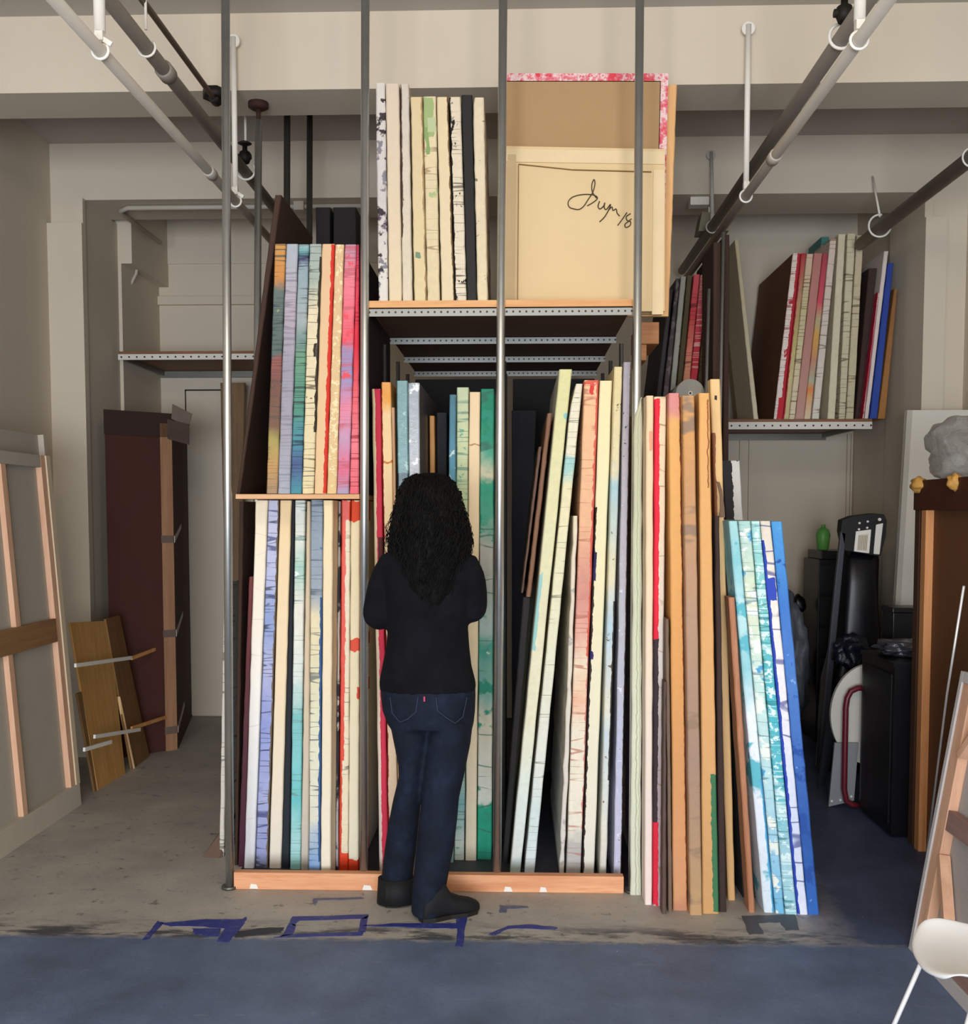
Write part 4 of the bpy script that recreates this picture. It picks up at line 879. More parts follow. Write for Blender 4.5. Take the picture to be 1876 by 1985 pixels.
for fz in (.34, .62, .05):
    q = A+n_*1.2; MB().hexa([q+up*fz, q+ux*.078+up*fz, q+ux*.078+up*(fz+.022), q+up*(fz+.022)], [v - n_*.2 for v in (q+up*fz, q+ux*.078+up*fz, q+ux*.078+up*(fz+.022), q+up*(fz+.022))]).build('tape_band', tape, t)
    sgn = (C-A).cross(Vector((0,0,1))).normalized()*.004
    if sgn.x < 0: sgn = -sgn
    q0 = A+sgn; q1 = A+uy*.45+sgn
    MB().hexa([q0+up*fz, q1+up*(fz+.04), q1+up*(fz+.055), q0+up*(fz+.02)], [v - sgn*.9 for v in (q0+up*fz, q1+up*(fz+.04), q1+up*(fz+.055), q0+up*(fz+.02))]).build('tape_strip', plain('pale_tape', 'A89A90', .4), t)
crd = plain('grey_card', '6C5F54', .9, var=.15)
def flap(pts, Y, nm, mat, par, th=.006): return MB().prism([P(x, y, Y) for x, y in pts], (0, th, 0)).build(nm, mat, par)
flap([(334,783),(372,802),(366,826),(332,812)], A.y-.02, 'cardboard_flap', crd, t)
flap([(322,812),(366,822),(366,862),(322,850)], A.y-.03, 'cardboard_wrap', plain('dark_card2', '4A3A32', .9, var=.3, scale=14), t)

# ------------------------------------------------------------------ right side
t = thing('white_panel', 'tall white panel board leaning against the right pier', 'panel')
Yw = 5.95
p = [P(1757,795,Yw), P(1757,795,Yw)+Vector((.62,0,0)), P(1733,1190,Yw)+Vector((.66,0,0)), P(1733,1190,Yw)]
dn = (p[3]-p[0])*(p[3].z/(p[0].z-p[3].z)); 
p[3] = p[3]+dn; p[2] = p[3]+Vector((.66,0,0)); p[2].z = p[3].z = 0
M_wp = plain('white_board', 'D8D3C8', .6, var=.04)
MB().hexa(p, [v+Vector((0,.03,0)) for v in p]).build('face', M_wp, t)
q = [v.copy() for v in p]; q[1] = q[0]+Vector((.03,0,0)); q[2] = q[3]+Vector((.03,0,0))
MB().hexa([v+Vector((0,-.008,0)) for v in q], q).build('edge_strip', plain('white_edge', 'BDB8AC', .6), t)
# brown panel with batten
XBt = 1.83
Yb_ = PZ(1757,1632,0).y; Xbb = PZ(1757,1632,0).x
tp = P(1773, 932, Yb_)
MBr = plain('brown_hardboard', '6A4426', .75, var=.1, scale=3)
Hb = math.hypot(tp.z, tp.x-Xbb)
t = frame_obj('hardboard_panel', 'large brown hardboard panel on the right with a pale wooden batten and taped top rail', 'panel', Yb_, Yb_-1.3, Xbb, tp.x, Hb, [
    ('sheet', Yb_-1.3, Yb_, 0.0, Hb, -.05, -.035, MBr),
    ('batten', Yb_-.135, Yb_-.085, 0.0, Hb-.13, -.035, .0, wood('batten_pine', 'C4824E', 'D89A64', 'Z')),
    ('edge_bar', Yb_-.05, Yb_, 0.0, Hb-.13, -.035, -.004, plain('brown_edge', '4A2E1C', .8, var=.15)),
    ('top_rail', Yb_-1.3, Yb_, Hb-.13, Hb, -.035, .004, plain('top_rail_brown', '4A2410', .7, var=.15))])
tapey = plain('yellow_tape', 'C8954A', .6, var=.2, scale=30)
for (x, y) in ((1783, 928), (1853, 924)):
    q = PX(x, y, tp.x+.0)
    MB().lump((tp.x-.005, q.y, Hb-.02), (.03, .045 if x < 1800 else .035, .035), .35, 2.5, 3, x).build('tape_wad', tapey, t)
tag(MB().sweep([PX(1868,1136,tp.x-.045), PX(1850,1345,Xbb+.0)+Vector((-.03,0,0)), PX(1850,1345,Xbb)+(PX(1850,1345,Xbb)-PX(1868,1136,tp.x-.035))*(PX(1850,1345,Xbb).z/(PX(1868,1136,tp.x-.035).z-PX(1850,1345,Xbb).z))+Vector((-.06,0,.01))], .005, 8).build('metal_rod', plain('bright_rod', 'EDEDED', .3, .3)), 'thin bright metal rod leaning on the brown hardboard panel', 'rod')
# clear plastic bundle on top
gp = NT('cloudy_plastic', .25, 0, .6); gp.b.inputs['Alpha'].default_value = .6
gt = gp.n('ShaderNodeTexCoord').outputs['Object']; gp.col(gp.ramp(gp.noise(gt, 7, 5, .7), [(.3, '77726C'), (.55, '9C9890'), (.7, 'C4C2BC')])); gp.bump(gp.noise(gt, 16, 4), .7, .02)
q = P(1885, 862, 4.35)
tag(MB().lump((q.x+.02, 4.35, Hb+.13), (.175, .25, .13), .28, 1.3, 4, 3.3).build('plastic_bundle', gp.m), 'crumpled clear plastic bundle on top of the brown hardboard panel', 'plastic bundle')
# black cabinet
t = thing('black_cabinet', 'low black cabinet standing against the right of the aisle behind the brown panel', 'cabinet')
cf = PZ(1750,1632,0); cb = PZ(1657,1566,0); cz_ = P(1665,1256,cb.y).z
x0c = min(cf.x, cb.x); 
cb.y = min(cb.y, 5.13)
MB().box(x0c, 2.3, cf.y+.04, cb.y, .02, cz_-.02).build('body', M_blackplastic, t)
MB().box(x0c-.01, 2.31, cf.y+.03, cb.y, cz_-.02, cz_-.002).build('top', M_blackplastic, t)
MB().box(x0c-.004, x0c, cf.y+.07, cb.y-.03, .06, cz_-.06).build('side_panel', plain('black_panel', '101016', .5), t)
tag(MB().lump((x0c+.12, cb.y-.2, cz_+.038), (.13,.13,.035), .45, 1.9, 4, 8.8).build('crumpled_wrap', plain('foil_wrap', '4A4A52', .2, .5, bump=.4)), 'crumpled dark shiny wrap on the black cabinet', 'wrap')
a = P(1731,1178,5.5); b = P(1765,1262,5.5)
tag(MB().box(a.x, a.x+.16, 5.5, 5.66, 0, a.z-.01).box(a.x-.005, a.x+.165, 5.495, 5.665, a.z-.03, a.z).build('black_bin', M_blackplastic, bevel=.006), 'narrow black bin standing behind the black cabinet beside the white panel', 'bin')
# folded round table
t = thing('folded_table', 'folded white round table with a dark red tube leg leaning by the black cabinet', 'table')
cc = P(1688,1385,5.22); R_ = (1688-1611)/FPX*5.22
pts = [(cc.x + R_*math.cos(a), 5.22, cc.z + R_*1.28*math.sin(a)) for a in [2*math.pi*i/48 for i in range(48)]]
pts = [(x, y, max(z, .002)) for x, y, z in pts]
MB().prism(pts, (0,.025,0)).build('round_top', plain('white_top', 'D5D2C6', .5), t)
p = [P(1618,1440,5.20), P(1664,1440,5.20), P(1655,1552,5.20), P(1606,1566,5.20)]
for v in p: v.z = max(v.z, .002)
MB().prism(p, (0,.015,0)).build('grey_plate', plain('grey_plate', '8D8F92', .5), t)
for (x, y) in ((1612,1557),(1629,1555),(1650,1548)):
    q = P(x, y-4, 5.195); MB().sweep([q, q+Vector((0,.006,0))], .006, 10).build('screw', M_white, t)
MB().sweep([P(1680,1333,5.165), P(1662,1334,5.165), P(1649,1340,5.165), P(1642,1353,5.165), P(1639,1372,5.165), P(1636,1530,5.165), P(1640,1552,5.165), P(1650,1559,5.165), P(1662,1562,5.165)], .0145, 14).build('tube_leg', plain('dark_red_tube', '6A1D28', .35), t)
foot = P(1640,1572,5.40).z
# tall black wrapped case with the white labelled head
t = thing('wrapped_equipment', 'tall black plastic-wrapped equipment with a black head holding two white labelled windows', 'equipment')
Ye = 5.9
def poly(pts, nm, mat, y0=0.0, th=.1): return MB().prism([P(x, y, Ye+y0) for x, y in pts], (0, th, 0)).build(nm, mat, t, bevel=.004)
poly([(1632,1008),(1652,1000),(1690,995),(1714,997),(1719,1010),(1717,1040),(1707,1078),(1700,1078),(1655,1070),(1638,1068),(1630,1030)], 'head', plain('matt_black', '141316', .6), 0, .08)
poly([(1659,1030),(1689,1026),(1685,1073),(1655,1069)], 'label_window', plain('label_white', 'F2EFE8', .5), -.01, .008)
poly([(1664,1037),(1683,1035),(1680,1068),(1661,1066)], 'printed_label', None or art('label_print', W_('DDD2BC'), L=.12), -.014, .003)
for i in range(6): poly([(1665+i*3,1038),(1666+i*3,1038),(1664+i*3,1066),(1663+i*3,1066)], 'print_line', plain('print_grey', '8A8478', .8), -.0155, .001)
poly([(1698,1017),(1712,1014),(1705,1075),(1693,1074)], 'side_window', plain('label_white', 'F2EFE8', .5), -.01, .008)
for (x, y) in ((1666,1014),(1682,1011),(1665,1026),(1681,1023),(1705,1007)):
    q = P(x, y, Ye-.008); MB().sweep([q, q+Vector((0,.012,0))], .006 if x < 1700 else .009, 12).build('rivet', M_white, t)
poly([(1630,1030),(1640,1034),(1632,1120),(1612,1330),(1600,1480),(1586,1500),(1600,1330),(1620,1120)], 'side_rail', plain('rail_grey', '3A3D46', .4), .0, .03)
def body_ring(pxl, pxr, py, d):
    a = P(pxl, py, Ye+.06); b = P(pxr, py, Ye+.06); c = (a+b)/2; rx = (b.x-a.x)/2; out = []
    for j in range(28):
        th = 2*math.pi*j/28; f = 1+.10*noise.noise(Vector((math.cos(th)*2, math.sin(th)*2, c.z*5)))
        out.append((c.x + rx*f*math.copysign(abs(math.cos(th))**.7, math.cos(th)), Ye+.13 + d*f*math.copysign(abs(math.sin(th))**.7, math.sin(th)), c.z))
    return out
rg = [body_ring(a, b, y, d) for a, b, y, d in [(1640,1708,1068,.05),(1634,1708,1085,.1),(1630,1706,1130,.12),(1626,1707,1180,.12),(1621,1710,1230,.13),(1612,1706,1270,.14),(1604,1700,1320,.15),(1600,1690,1380,.15),(1596,1690,1440,.14),(1592,1690,1494,.13)]]
bot_z = min(q[2] for q in rg[-1]); rg.append([(x, y, 0.0) for x, y, z in rg[-1]])
MB().rings(rg).build('black_wrap', M_blackplastic, t)
MB().lump(P(1650,1265,Ye-.06), (.10,.06,.10), .4, 1.6, 4, 5.5).build('bunched_plastic', plain('navy_plastic', '171B2A', .2, bump=.5), t)
# drawer tower with green bottle
t = thing('drawer_tower', 'tall black drawer tower against the right part of the back wall', 'drawer tower')
Yd = 6.7
a = P(1587,1085,Yd); b = P(1640,1072,Yd)
MB().box(a.x, a.x+.30, Yd, Yd+.35, 0, a.z).build('body', M_blackplastic, t, bevel=.005)
MB().box(a.x+.02, a.x+.28, Yd+.02, Yd+.33, a.z, P(1600,1068,Yd).z).build('lid', M_blackplastic, t, bevel=.005)
for i in range(5):
    z1 = a.z - .04 - i*.2
    d = MB().box(a.x+.01, a.x+.29, Yd-.012, Yd, z1-.18, z1).build('drawer', plain('black_drawer', '15161C', .4), t)
    MB().box(a.x+.10, a.x+.20, Yd-.02, Yd-.012, z1-.05, z1-.035).build('drawer_handle', M_blackplastic, d)
gz = P(1600,1068,Yd).z
gm = plain('green_plastic', '5FA64E', .4, var=.25, scale=10)
q = P(1595,1045,Yd+.1)
t = thing('green_bottle', 'bright green plastic bottle on top of the black drawer tower', 'bottle', loc=(q.x, Yd+.1, gz))
MB().sweep([(q.x, Yd+.1, gz+.002), (q.x, Yd+.1, gz+.01), (q.x, Yd+.1, gz+.10), (q.x, Yd+.1, gz+.135), (q.x, Yd+.1, gz+.15)], [.028,.036,.046,.035,.014], 18).build('body', gm, t)
MB().sweep([(q.x, Yd+.1, gz+.15), (q.x, Yd+.1, gz+.168)], .014, 14).build('cap', gm, t)
# grey heap and dark boards low at the back right
t = thing('covered_pile', 'pile of things under grey plastic sheeting behind the blue paintings', 'covered pile')
q = P(1548,1300,6.9)
MB().lump((q.x-.10, 6.80, .50), (.13,.2,.42), .35, 1.6, 4, 2.2).build('grey_sheet', plain('grey_sheet', '5C636C', .4, var=.3, scale=5, bump=.5), t)
q = P(1547,1172,6.85)
MB().lump((q.x, 6.85, q.z), (.05,.05,.065), .2, 1.6, 3, 1.2).build('dark_cap', M_blackplastic, t)
f0 = PZ(1585,1530,0); f1 = PZ(1600,1522,0)
tag(MB().hexa([f0, f1, P(1628,1385,f1.y), P(1606,1380,f0.y)], [v+Vector((0,.02,0)) for v in (f0, f1, P(1628,1385,f1.y), P(1606,1380,f0.y))]).build('dark_offcut', plain('dark_offcut', '3C4048', .6)), 'narrow dark offcut leaning beside the folded white table', 'board')
# reversed canvas at the right front edge
Yr = PZ(1760,1838,0).y; Xr = PZ(1760,1838,0).x
tp = P(1862,1300,Yr); Hr = math.hypot(tp.z, tp.x-Xr)
cl3 = plain('back_of_canvas_right', 'A9A4A2', .9, var=.05, scale=5, bump=.3)
rm3 = plain('canvas_rim_right', 'B9B4B2', .9, var=.06, scale=10, bump=.3)
sal2 = wood('salmon_bar_right', 'C99A7A', 'DDB090', 'Z'); mv = wood('mauve_brace', '8A6A62', '9C7C72', 'Y')
t = frame_obj('reversed_canvas', 'small stretched canvas leaning at the right edge behind the white chair, its back showing', 'painting', Yr, Yr-.72, Xr, tp.x, Hr, [
    ('canvas_sheet', Yr-.72, Yr, 0, Hr, -.045, -.04, cl3),
    ('side_rim', Yr-.022, Yr, 0, Hr, -.04, 0, rm3),
    ('bottom_rim', Yr-.72, Yr-.022, 0, .045, -.04, 0, rm3),
    ('top_rim', Yr-.72, Yr-.022, Hr-.035, Hr, -.04, 0, rm3),
    ('side_bar', Yr-.085, Yr-.023, .045, Hr-.035, -.04, -.006, sal2),
    ('bottom_bar', Yr-.72, Yr-.086, .045, .10, -.04, -.006, mv),
    ('cross_brace', Yr-.72, Yr-.086, .46*Hr, .53*Hr, -.038, -.008, mv)])
def fpt(y, h, n):
    s = h/Hr; an = math.atan2(abs(tp.x-Xr), Hr)
    return Vector((Xr+(tp.x-Xr)*s - n*math.cos(an), y, math.cos(an)*h + n*math.sin(an)))
for (y0, h0, y1, h1) in ((Yr-.09, .36, Yr-.28, .07), (Yr-.09, .72*Hr, Yr-.26, Hr-.05)):
    MB().bar(fpt(y0,h0,-.018), fpt(y1,h1,-.018), .022, .035, up=(1,0,0)).build('corner_brace', sal2, t)
tag(MB().box(Xr+.245, Xr+.62, Yr-1.0, Yr-.25, 0, .9).build('storage_box', M_mason, bevel=.004), 'brown box outside the view that the small reversed canvas leans on', 'box')

# ------------------------------------------------------------------ moulded chair
YS = 2.375
t = thing('shell_chair', 'white moulded shell chair on thin white wire legs at the lower right corner', 'chair', loc=(1.35, YS, 0))
def chair_shell():
    # profile runs from the front lip over the seat up the back (local x forward = -X world)
    prof = [(.228,.428),(.236,.438),(.215,.447),(.16,.445),(.09,.432),(.01,.42),(-.07,.418),(-.13,.432),(-.175,.47),(-.20,.53),(-.222,.60),(-.245,.68),(-.265,.76),(-.275,.80)]
    hw = [.10,.135,.158,.172,.18,.185,.185,.182,.178,.175,.17,.16,.14,.11]
    rows = []
    for (x, z), w in zip(prof, hw):
        row = []
        for j in range(15):
            s = -1+2*j/14
            lift = .032*abs(s)**2.5 if z < .5 else 0.0
            if z < .44 and x > .2: lift = .012*abs(s)**2
            fw = (.06*abs(s)**2.2 if z >= .5 else 0.0)
            row.append((x + fw - (0.03*abs(s)**3 if x > .15 else 0), s*w, z + lift))
        rows.append(row)
    return rows
rows = chair_shell()
ox = .945 + .235; cy = YS
ang = math.radians(8)
m = MB(); top = []
for row in rows: top += [(ox - x*math.cos(ang) + y*math.sin(ang), cy + y*math.cos(ang) + x*math.sin(ang), z-.0) for x, y, z in row]
nr, nc = len(rows), 15
fs = [(i*nc+j, i*nc+j+1, (i+1)*nc+j+1, (i+1)*nc+j) for i in range(nr-1) for j in range(nc-1)]
m.add(top, fs, True)
o = m.build('shell', plain('white_shell', 'F2F3F2', .35, var=.02, bump=0), t)
sd = o.modifiers.new('thick', 'SOLIDIFY'); sd.thickness = .007; sd.offset = 0
ss = o.modifiers.new('smooth', 'SUBSURF'); ss.levels = ss.render_levels = 2
wm = plain('white_wire', 'E4E4E4', .3, .2)
for sx in (1, -1):
    for sy in (1, -1):
        a = Vector((ox - sx*.17, cy + sy*.13, .418)); b = Vector((ox - sx*.30 , cy + sy*.19, 0.004))
        MB().sweep([a, b], .0058, 10).build('leg', wm, t)
for sy in (1, -1): MB().sweep([(ox-.10, cy+sy*.12, .408), (ox+.10, cy+sy*.12, .408)], .005, 8).build('seat_rail', wm, t)
for sx in (1, -1): MB().sweep([(ox-sx*.10, cy-.12, .408), (ox-sx*.10, cy+.12, .408)], .005, 8).build('seat_rail', wm, t)
# ------------------------------------------------------------------ floor marks
bt = NT('blue_tape', .55)
tcc = bt.n('ShaderNodeTexCoord').outputs['Object']; nn = bt.noise(tcc, 26, 5, .7)
bt.col(bt.ramp(nn, [(.35, '2A3284'), (.55, '333C86'), (.68, '5C6288')]))
gt_ = NT('faded_blue_tape', .6)
tcc = gt_.n('ShaderNodeTexCoord').outputs['Object']; nn = gt_.noise(tcc, 26, 5, .7)
gt_.col(gt_.ramp(nn, [(.35, '4E5878'), (.6, '6A7086')]))
dk = plain('dark_patch', '55575E', .6, var=.15, scale=15)
def mark(polys, label, mat=None, name='tape_mark', cat='floor tape', h=.0012):
    t = None
    for i, pg in enumerate(polys):
        pts = []
        for a, b in zip(pg, pg[1:]+pg[:1]):
            A, B = PZ(*a, 0), PZ(*b, 0)
            for s in (0, .25, .5, .75):
                v = A.lerp(B, s); k_ = .004 if s else 0
                pts.append(Vector((v.x+random.uniform(-k_,k_), v.y+random.uniform(-k_,k_), h)))
        m = MB().prism(pts, (0,0,-h+.0002))
        if len(polys) == 1: return tag(m.build(name, mat or bt.m), label, cat)
        if t is None: t = thing(name, label, cat)
        m.build('tape_piece', mat or bt.m, t)
    return t
mark([[(560,1790),(567,1777),(714,1773),(712,1781),(580,1785),(572,1795)], [(700,1781),(714,1775),(708,1808),(694,1806)], [(545,1817),(560,1790),(574,1793),(566,1812)], [(548,1813),(706,1806),(703,1814),(530,1818)]], 'blue tape rectangle outline on the floor left of the woman\'s feet')
mark([[(276,1823),(306,1785),(318,1789),(290,1820)], [(310,1790),(400,1782),(468,1782),(478,1778),(474,1790),(444,1826),(420,1826),(436,1800),(380,1796),(330,1796)], [(372,1800),(428,1800),(422,1816),(380,1812)]], 'ragged dark blue tape patch on the floor at the left end of the paint line')
mark([[(886,1762),(908,1755),(902,1795),(896,1836),(882,1834),(886,1800),(840,1800),(700,1795),(760,1790),(884,1790)]], 'blue tape angle on the floor around the woman\'s right shoe')
mark([[(945,1812),(985,1795),(1030,1792),(1080,1798),(1078,1803),(1020,1800),(985,1801),(960,1813)]], 'short bent blue tape streak on the floor right of the woman')
mark([[(606,1742),(700,1739),(705,1743),(616,1746),(612,1752),(606,1752)]], 'faded blue tape line close to the rack\'s floor beam', gt_.m)
mark([[(968,1755),(1020,1757),(1024,1760),(984,1762),(980,1770),(968,1769)], ], 'faded grey-blue tape corner on the floor right of the woman', gt_.m)
mark([[(1437,1776),(1540,1772),(1549,1803),(1522,1804),(1512,1788),(1470,1790),(1480,1811),(1452,1812)]], 'dark grey forked patch on the floor in front of the blue paintings', dk, 'floor_patch', 'floor patch')
mark([[(460,1806),(500,1800),(550,1798),(545,1808),(500,1812),(455,1818)]], 'black smear on the floor between the two blue tape shapes', plain('black_smear', '2E3238', .6, var=.3, scale=15), 'paint_smear', 'paint smear')

# ------------------------------------------------------------------ the woman
YP = 3.80
def at(px, py, Y=YP): return P(px, py, Y)
def ell(cx, cy, z, rx, ry, n=32, e=1.0, tilt=(0,0)):
    out = []
    for j in range(n):
        t_ = 2*math.pi*j/n; c, s = math.cos(t_), math.sin(t_)
        x = rx*math.copysign(abs(c)**e, c); y = ry*math.copysign(abs(s)**e, s)
        out.append((cx+x, cy+y, z + x*tilt[0] + y*tilt[1]))
    return out
def vring(l, r, py, dy, Yc=YP, e=1.0, n=32, grow=0.0, tilt=(0,0)):
    a, b = at(l, py, Yc), at(r, py, Yc)
    return ell((a.x+b.x)/2, Yc, (a.z+b.z)/2, (b.x-a.x)/2+grow, dy+grow, n, e, tilt)
def limb(pts, rs, n=20):
    """smooth tapering tube through joints"""
    P3 = [Vector(p) for p in pts]; out = []; ro = []
    for i in range(len(P3)-1):
        a = P3[max(i-1,0)]; b = P3[i]; c_ = P3[i+1]; d = P3[min(i+2, len(P3)-1)]
        for q in range(6):
            s = q/6; out.append(0.5*((2*b)+(c_-a)*s+(2*a-5*b+4*c_-d)*s*s+(3*b-a-3*c_+d)*s**3)); ro.append(rs[i]*(1-s)+rs[i+1]*s)
    out.append(P3[-1]); ro.append(rs[-1]); return out, ro
def merge(o, vox=.008, smooth=6):
    r = o.modifiers.new('one_surface', 'REMESH'); r.mode = 'VOXEL'; r.voxel_size = vox; r.use_smooth_shade = True
    s = o.modifiers.new('soften', 'SMOOTH'); s.iterations = smooth; s.factor = .5
    return o
person = thing('person', 'woman with long dark curly hair seen from behind in black sweater and dark blue jeans', 'person', loc=(at(828,1700).x, YP, 0))
# torso sections: left px, right px, y, half depth
TOR = [(741,917,1335,.125),(736,921,1318,.128),(741,914,1290,.122),(748,910,1255,.112),(752,907,1215,.108),(745,914,1170,.112),(738,920,1120,.118),(737,922,1090,.112),(750,908,1070,.095),(775,884,1058,.075)]
ly, ry = YP, YP
lsh, rsh = at(758,1090), at(903,1091)
lel, rel = at(734,1194, YP+.02), at(913,1180, YP+.02)
# forearms come forward and in, hands meet in front at chest-waist height
lwr = Vector((at(790,1170).x, YP+.25, at(790,1140).z)); rwr = Vector((at(868,1170).x, YP+.25, at(868,1130).z))
HIP = [(738,921,1325,.130),(738,922,1345,.135),(741,921,1375,.138),(752,918,1405,.128)]
def leg_pts(side):
    if side == 'L': return [((755,838),1395,YP-.0,.105),((764,833),1440,YP,.10),((772,825),1480,YP,.085),((773,822),1505,YP,.078),((762,816),1550,YP+.02,.078),((752,811),1600,YP+.04,.076),((745,806),1650,YP+.06,.074),((740,800),1695,YP+.08,.075),((737,797),1738,YP+.09,.078)]
    return [((834,917),1395,YP-.02,.105),((826,912),1440,YP-.02,.10),((822,904),1480,YP-.025,.088),((819,899),1505,YP-.03,.08),((817,890),1545,YP-.04,.076),((812,886),1590,YP-.05,.075),((807,880),1640,YP-.06,.072),((802,870),1690,YP-.07,.072),((798,862),1735,YP-.07,.075),((797,862),1768,YP-.07,.076)]
# --- skin: one continuous body inside the clothes
m = MB()
m.rings([vring(l+8, r-8, y, d-.015) for l, r, y, d in TOR])
m.rings([vring(l+6, r-6, y, d-.015) for l, r, y, d in HIP])
for sd in 'LR':
    m.rings([vring(l+7, r-7, y, d-.015, Yc) for (l, r), y, Yc, d in leg_pts(sd)])
head = at(832, 985); hc = Vector((head.x, YP+.03, 1.49))
hz = at(832, 922).z - .012
hc.z = hz - .115
m.lump(tuple(hc), (.074,.093,.112), 0.0, 1, 4)
m.lump((hc.x, hc.y+.045, hc.z-.045), (.052,.05,.062), 0.0, 1, 3)        # jaw
m.sweep(*limb([(hc.x, YP+.005, hc.z-.05), (hc.x, YP-.005, hc.z-.13), (hc.x, YP-.01, hc.z-.2)], [.052,.052,.07]))
m.sweep([(hc.x, hc.y+.088, hc.z+.012), (hc.x, hc.y+.106, hc.z-.018), (hc.x, hc.y+.094, hc.z-.03)], [.008,.014,.011], 12)   # nose
for s in (-1, 1):
    m.lump((hc.x+s*.074, hc.y+.0, hc.z-.01), (.010,.02,.032), 0.0, 1, 2)   # ears
    m.lump((hc.x+s*.032, hc.y+.084, hc.z+.012), (.018,.008,.011), 0.0, 1, 2)
m.lump((hc.x, hc.y+.088, hc.z-.055), (.024,.009,.009), 0.0, 1, 2)
for sh, el, wr in ((lsh, lel, lwr), (rsh, rel, rwr)):
    m.sweep(*limb([sh+Vector((0,0,.0)), (sh+el)/2, el, (el+wr)/2, wr], [.036,.038,.036,.033,.025]))
    # palm and fingers, holding up in front of her
    sgn = 1 if wr.x < hc.x else -1
    dirv = Vector((sgn*.45, .35, .55)).normalized(); side = Vector((sgn*.3, -.8, .25)).normalized(); side = (side - dirv*side.dot(dirv)).normalized()
    nrm = dirv.cross(side).normalized()
    c0 = wr + dirv*.01; c1 = wr + dirv*.085
    m.hexa([c0-side*.026-nrm*.013, c0+side*.026-nrm*.013, c0+side*.026+nrm*.013, c0-side*.026+nrm*.013], [c1-side*.036-nrm*.011, c1+side*.036-nrm*.011, c1+side*.036+nrm*.011, c1-side*.036+nrm*.011])
    inward = nrm if nrm.x*sgn > 0 else -nrm
    for i, Lf in enumerate((.066,.076,.07,.055)):
        b_ = c1 + side*(-.028+.0187*i) - dirv*.008
        m.sweep(*limb([b_, b_+dirv*Lf*.4+inward*.004, b_+dirv*Lf*.75+inward*.016, b_+dirv*Lf*.95+inward*.032], [.0095,.009,.008,.007], 10))
    tb = c0 + side*(-.026) + dirv*.02
    m.sweep(*limb([tb, tb - side*.022 + dirv*.022+inward*.006, tb - side*.026 + dirv*.05+inward*.016], [.012,.010,.008], 10))
# feet
skin = plain('skin', 'B98566', .55, var=.04)
body = m.build('body', skin, person); merge(body, .006, 3)
# --- sweater
m = MB()
m.rings([vring(l, r, y, d) for l, r, y, d in TOR] )
m.rings([vring(736,923,1337,.134), vring(735,922,1320,.134), vring(741,914,1290,.126)])
for sh, el, wr, ex in ((lsh, lel, lwr, -1), (rsh, rel, rwr, 1)):
    m.sweep(*limb([sh+Vector((-ex*.012,0,.008)), sh.lerp(el,.3)+Vector((ex*.008,0,0)), sh.lerp(el,.7)+Vector((ex*.010,0,0)), el, el.lerp(wr,.5), el.lerp(wr,.93)], [.052,.056,.057,.055,.048,.038]))
knit = NT('black_knit', .95, 0, .15); kt = knit.n('ShaderNodeTexCoord').outputs['Object']
knit.col(knit.ramp(knit.noise(kt, 12, 4), [(.3, '0D0D10'), (.7, '14141A')])); knit.bump(knit.noise(kt, 160, 2), .3, .003)
o = m.build('sweater', knit.m, person); merge(o, .008, 5)
# --- jeans
m = MB()
m.rings([vring(l, r, y, d) for l, r, y, d in HIP])
for sd in 'LR': m.rings([vring(l, r, y, d, Yc) for (l, r), y, Yc, d in leg_pts(sd)])
den = NT('dark_denim', .85, 0, .2); dt = den.n('ShaderNodeTexCoord').outputs['Object']
den.col(den.ramp(den.noise(dt, 9, 5, .7), [(.3, '10151F'), (.55, '171E2D'), (.75, '222B40')])); den.bump(den.noise(dt, 14, 3), .5, .02)
jeans = m.build('jeans', den.m, person); merge(jeans, .008, 3)
st = plain('pocket_stitch', '343E54', .9)
def on_back(px, py, d): return at(px, py, YP-d)
for pts in ([(845,1352),(848,1378),(866,1392),(882,1402),(897,1390),(905,1352)], [(756,1352),(760,1382),(775,1400),(790,1394),(806,1380),(810,1352)]):
    c0 = sum(p_[0] for p_ in pts)/len(pts)
    m = MB(); cx_ = 829
    m.sweep([on_back(x, y, .138*math.sqrt(max(.05, 1-((x-cx_)/95)**2))+.004) for x, y in pts], .0016, 6)
    m.build('pocket_stitching', st, jeans)
MB().box(on_back(829,1343,0).x-.003, on_back(829,1343,0).x+.003, YP-.146, YP-.138, at(829,1346).z, at(829,1337).z).build('red_tab', plain('red_tab', 'C04068', .8), jeans)
# --- boots
bk = plain('black_leather', '0A0B0E', .75, var=.2)
def boot(name, heel, ang, L, hgt):
    m = MB(); c, s = math.cos(ang), math.sin(ang)
    def tr(x, y, z): return (heel.x + x*c - y*s, heel.y + x*s + y*c, z)
    rings = []
    for (x, w, z1) in ((0,.026,.06),(.012,.034,.085),(.05,.038,hgt),(.095,.037,hgt),(.13,.038,.085),(.18,.043,.062),(.225,.040,.050),(.252,.026,.038),(.262,.012,.028)):
        x *= L/.262; rg_ = []
        for j in range(20):
            t_ = 2*math.pi*j/20; cc_, s_ = math.cos(t_), math.sin(t_)
            zz = z1/2+.004 + z1/2*math.copysign(abs(s_)**.7, s_); rg_.append(tr(x, w*math.copysign(abs(cc_)**.8, cc_), zz))
        rings.append(rg_)
    m.rings(rings); o = m.build(name, bk, person)
    sole = [tr(x*L/.262, w, 0.0) for x, w in ((0,-.026),(.05,-.037),(.12,-.034),(.19,-.044),(.24,-.034),(.264,0),(.24,.034),(.19,.044),(.12,.034),(.05,.037),(0,.026),(-.006,0))]
    MB().prism(sole, (0,0,.016)).build('sole', M_black, o)
    return o
hl = PZ(775,1757,0); hr = PZ(814,1790,0)
boot('boot', Vector((at(768,1745,3.89).x, 3.80, 0)), math.radians(100), .165, .12)
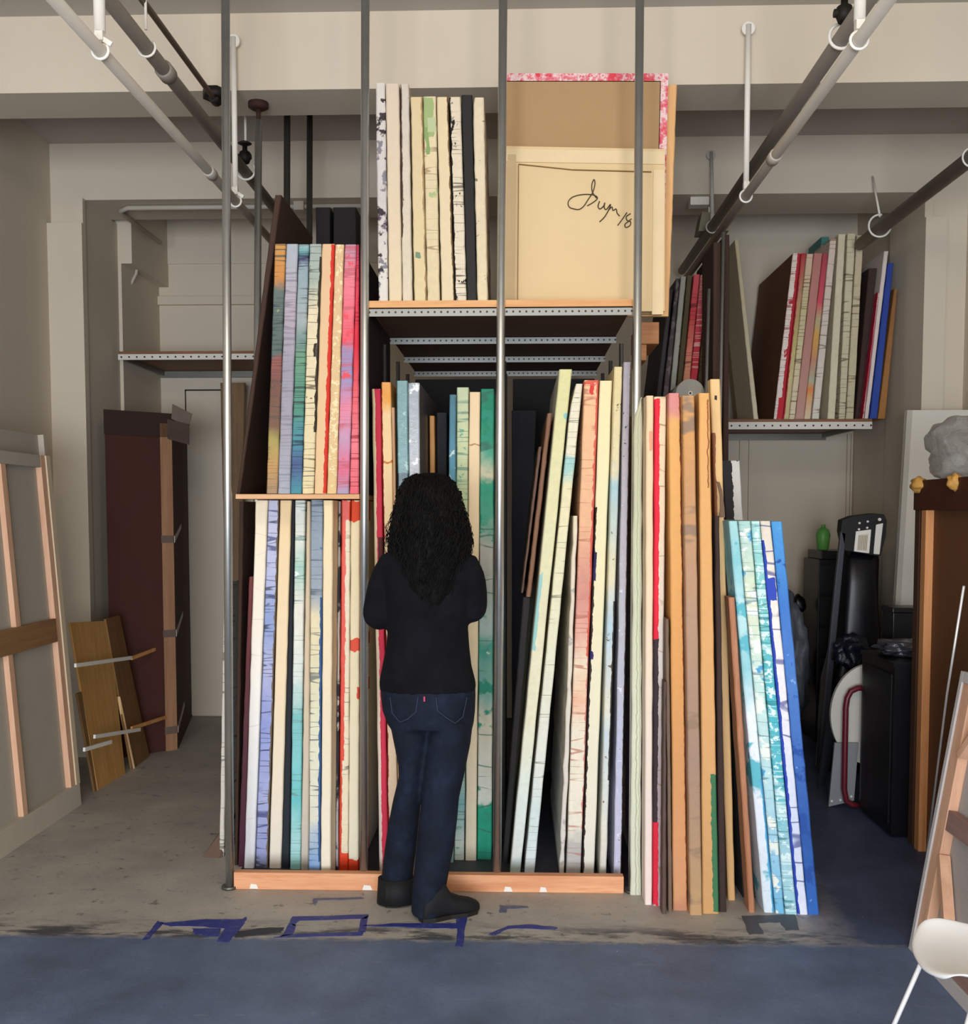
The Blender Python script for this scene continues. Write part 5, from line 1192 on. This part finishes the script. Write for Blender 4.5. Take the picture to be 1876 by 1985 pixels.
boot('boot', Vector((hr.x, hr.y+.02, 0)), math.radians(28), .235, .14)
MB().sweep([at(768,1748,3.86)*1.0, at(768,1700,3.87)], [.075,.070], 20).build('boot_shaft', bk, person)
# --- hair: a full head of curls
m = MB()
HR = [(820,845,916.5,.02),(804,859,920,.05),(787,876,931,.085),(775,890,955,.108),(770,896,985,.118),(765,903,1015,.122),(760,909,1045,.122),(764,905,1075,.112),(772,899,1105,.098),(782,890,1140,.085),(795,878,1170,.07),(812,862,1195,.045)]
rings = []
for i, (l, r, y, d) in enumerate(HR):
    Yc = YP - .005 - .035*min(1, max(0, (y-1000)/120))
    rg_ = vring(l, r, y, d, Yc, n=48)
    out = []
    for q in rg_:
        v = Vector(q); f = noise.noise(v*22)*.008 + noise.noise(v*55)*.004
        dv = Vector((v.x - rg_[0][0]*0 - (at((l+r)/2, y).x), v.y - Yc, 0))
        if dv.length > 0: v += dv.normalized()*f
        out.append(v)
    rings.append(out)
m.rings(rings)
rnd = random.Random(5)
for i in range(420):
    # curly locks over the outside of the mass, from crown to tips
    th = rnd.uniform(math.pi*0.92, math.pi*2.08)
    k0 = rnd.uniform(.6, 7.3); k1 = min(len(HR)-1, k0 + rnd.uniform(2.2, 4.5)); pts = []; ph = rnd.uniform(0, 6.28); fr = rnd.uniform(9, 16)
    amp = rnd.uniform(.003, .007); off = rnd.uniform(-.004, .005)
    th1 = th + rnd.uniform(-.25, .25)
    for q in range(26):
        s = q/25; kk = k0 + (k1-k0)*s; i0 = int(kk); i1 = min(i0+1, len(HR)-1); f = kk-i0
        l, r, y, d = [HR[i0][j]*(1-f)+HR[i1][j]*f for j in range(4)]
        Yc = YP - .005 - .035*min(1, max(0, (y-1000)/120))
        a, b = at(l, y, Yc), at(r, y, Yc); rx = (b.x-a.x)/2; t_ = th*(1-s)+th1*s
        rr_ = 1 + (off + amp*math.sin(ph+fr*s*2))/.1 + (.05*s if rnd.random() < 0 else 0)
        pts.append(Vector(((a.x+b.x)/2 + rx*rr_*math.cos(t_) + amp*.8*math.cos(ph+fr*s*2), Yc + d*rr_*math.sin(t_), (a.z+b.z)/2 + amp*.5*math.sin(ph+fr*s*2))))
    r0 = rnd.uniform(.0016, .0034)
    m.sweep(pts, [r0*(1-.6*abs(2*q/25-1)**3) for q in range(26)], 5)
# loose wisps at the sides
for (x, y, sx) in [(757,1035,-1),(753,1045,-1),(760,1052,-1),(756,1020,-1),(764,1000,-1),(905,1020,1),(909,1045,1),(905,1058,1),(900,1000,1),(760,1058,-1),(908,1035,1)]:
    for e in range(4):
        a = at(x, y, YP-.02); pts = []; ph = rnd.uniform(0, 6); ln = rnd.uniform(.03, .06)
        for q in range(14):
            s = q/13; pts.append(a + Vector((sx*(.002+.012*math.sin(s*2.6)+.004*math.sin(ph+s*9)), .01*math.cos(ph+s*8), .02-ln*s*1.4+rnd.uniform(0,.0))))
        m.sweep(pts, .0012, 4)
hm = NT('dark_hair', .7, 0, .12); ht_ = hm.n('ShaderNodeTexCoord').outputs['Object']
hm.col(hm.ramp(hm.noise(ht_, 40, 3), [(.3, '080706'), (.7, '100E0C')]))
m.build('hair', hm.m, person, recalc=False)
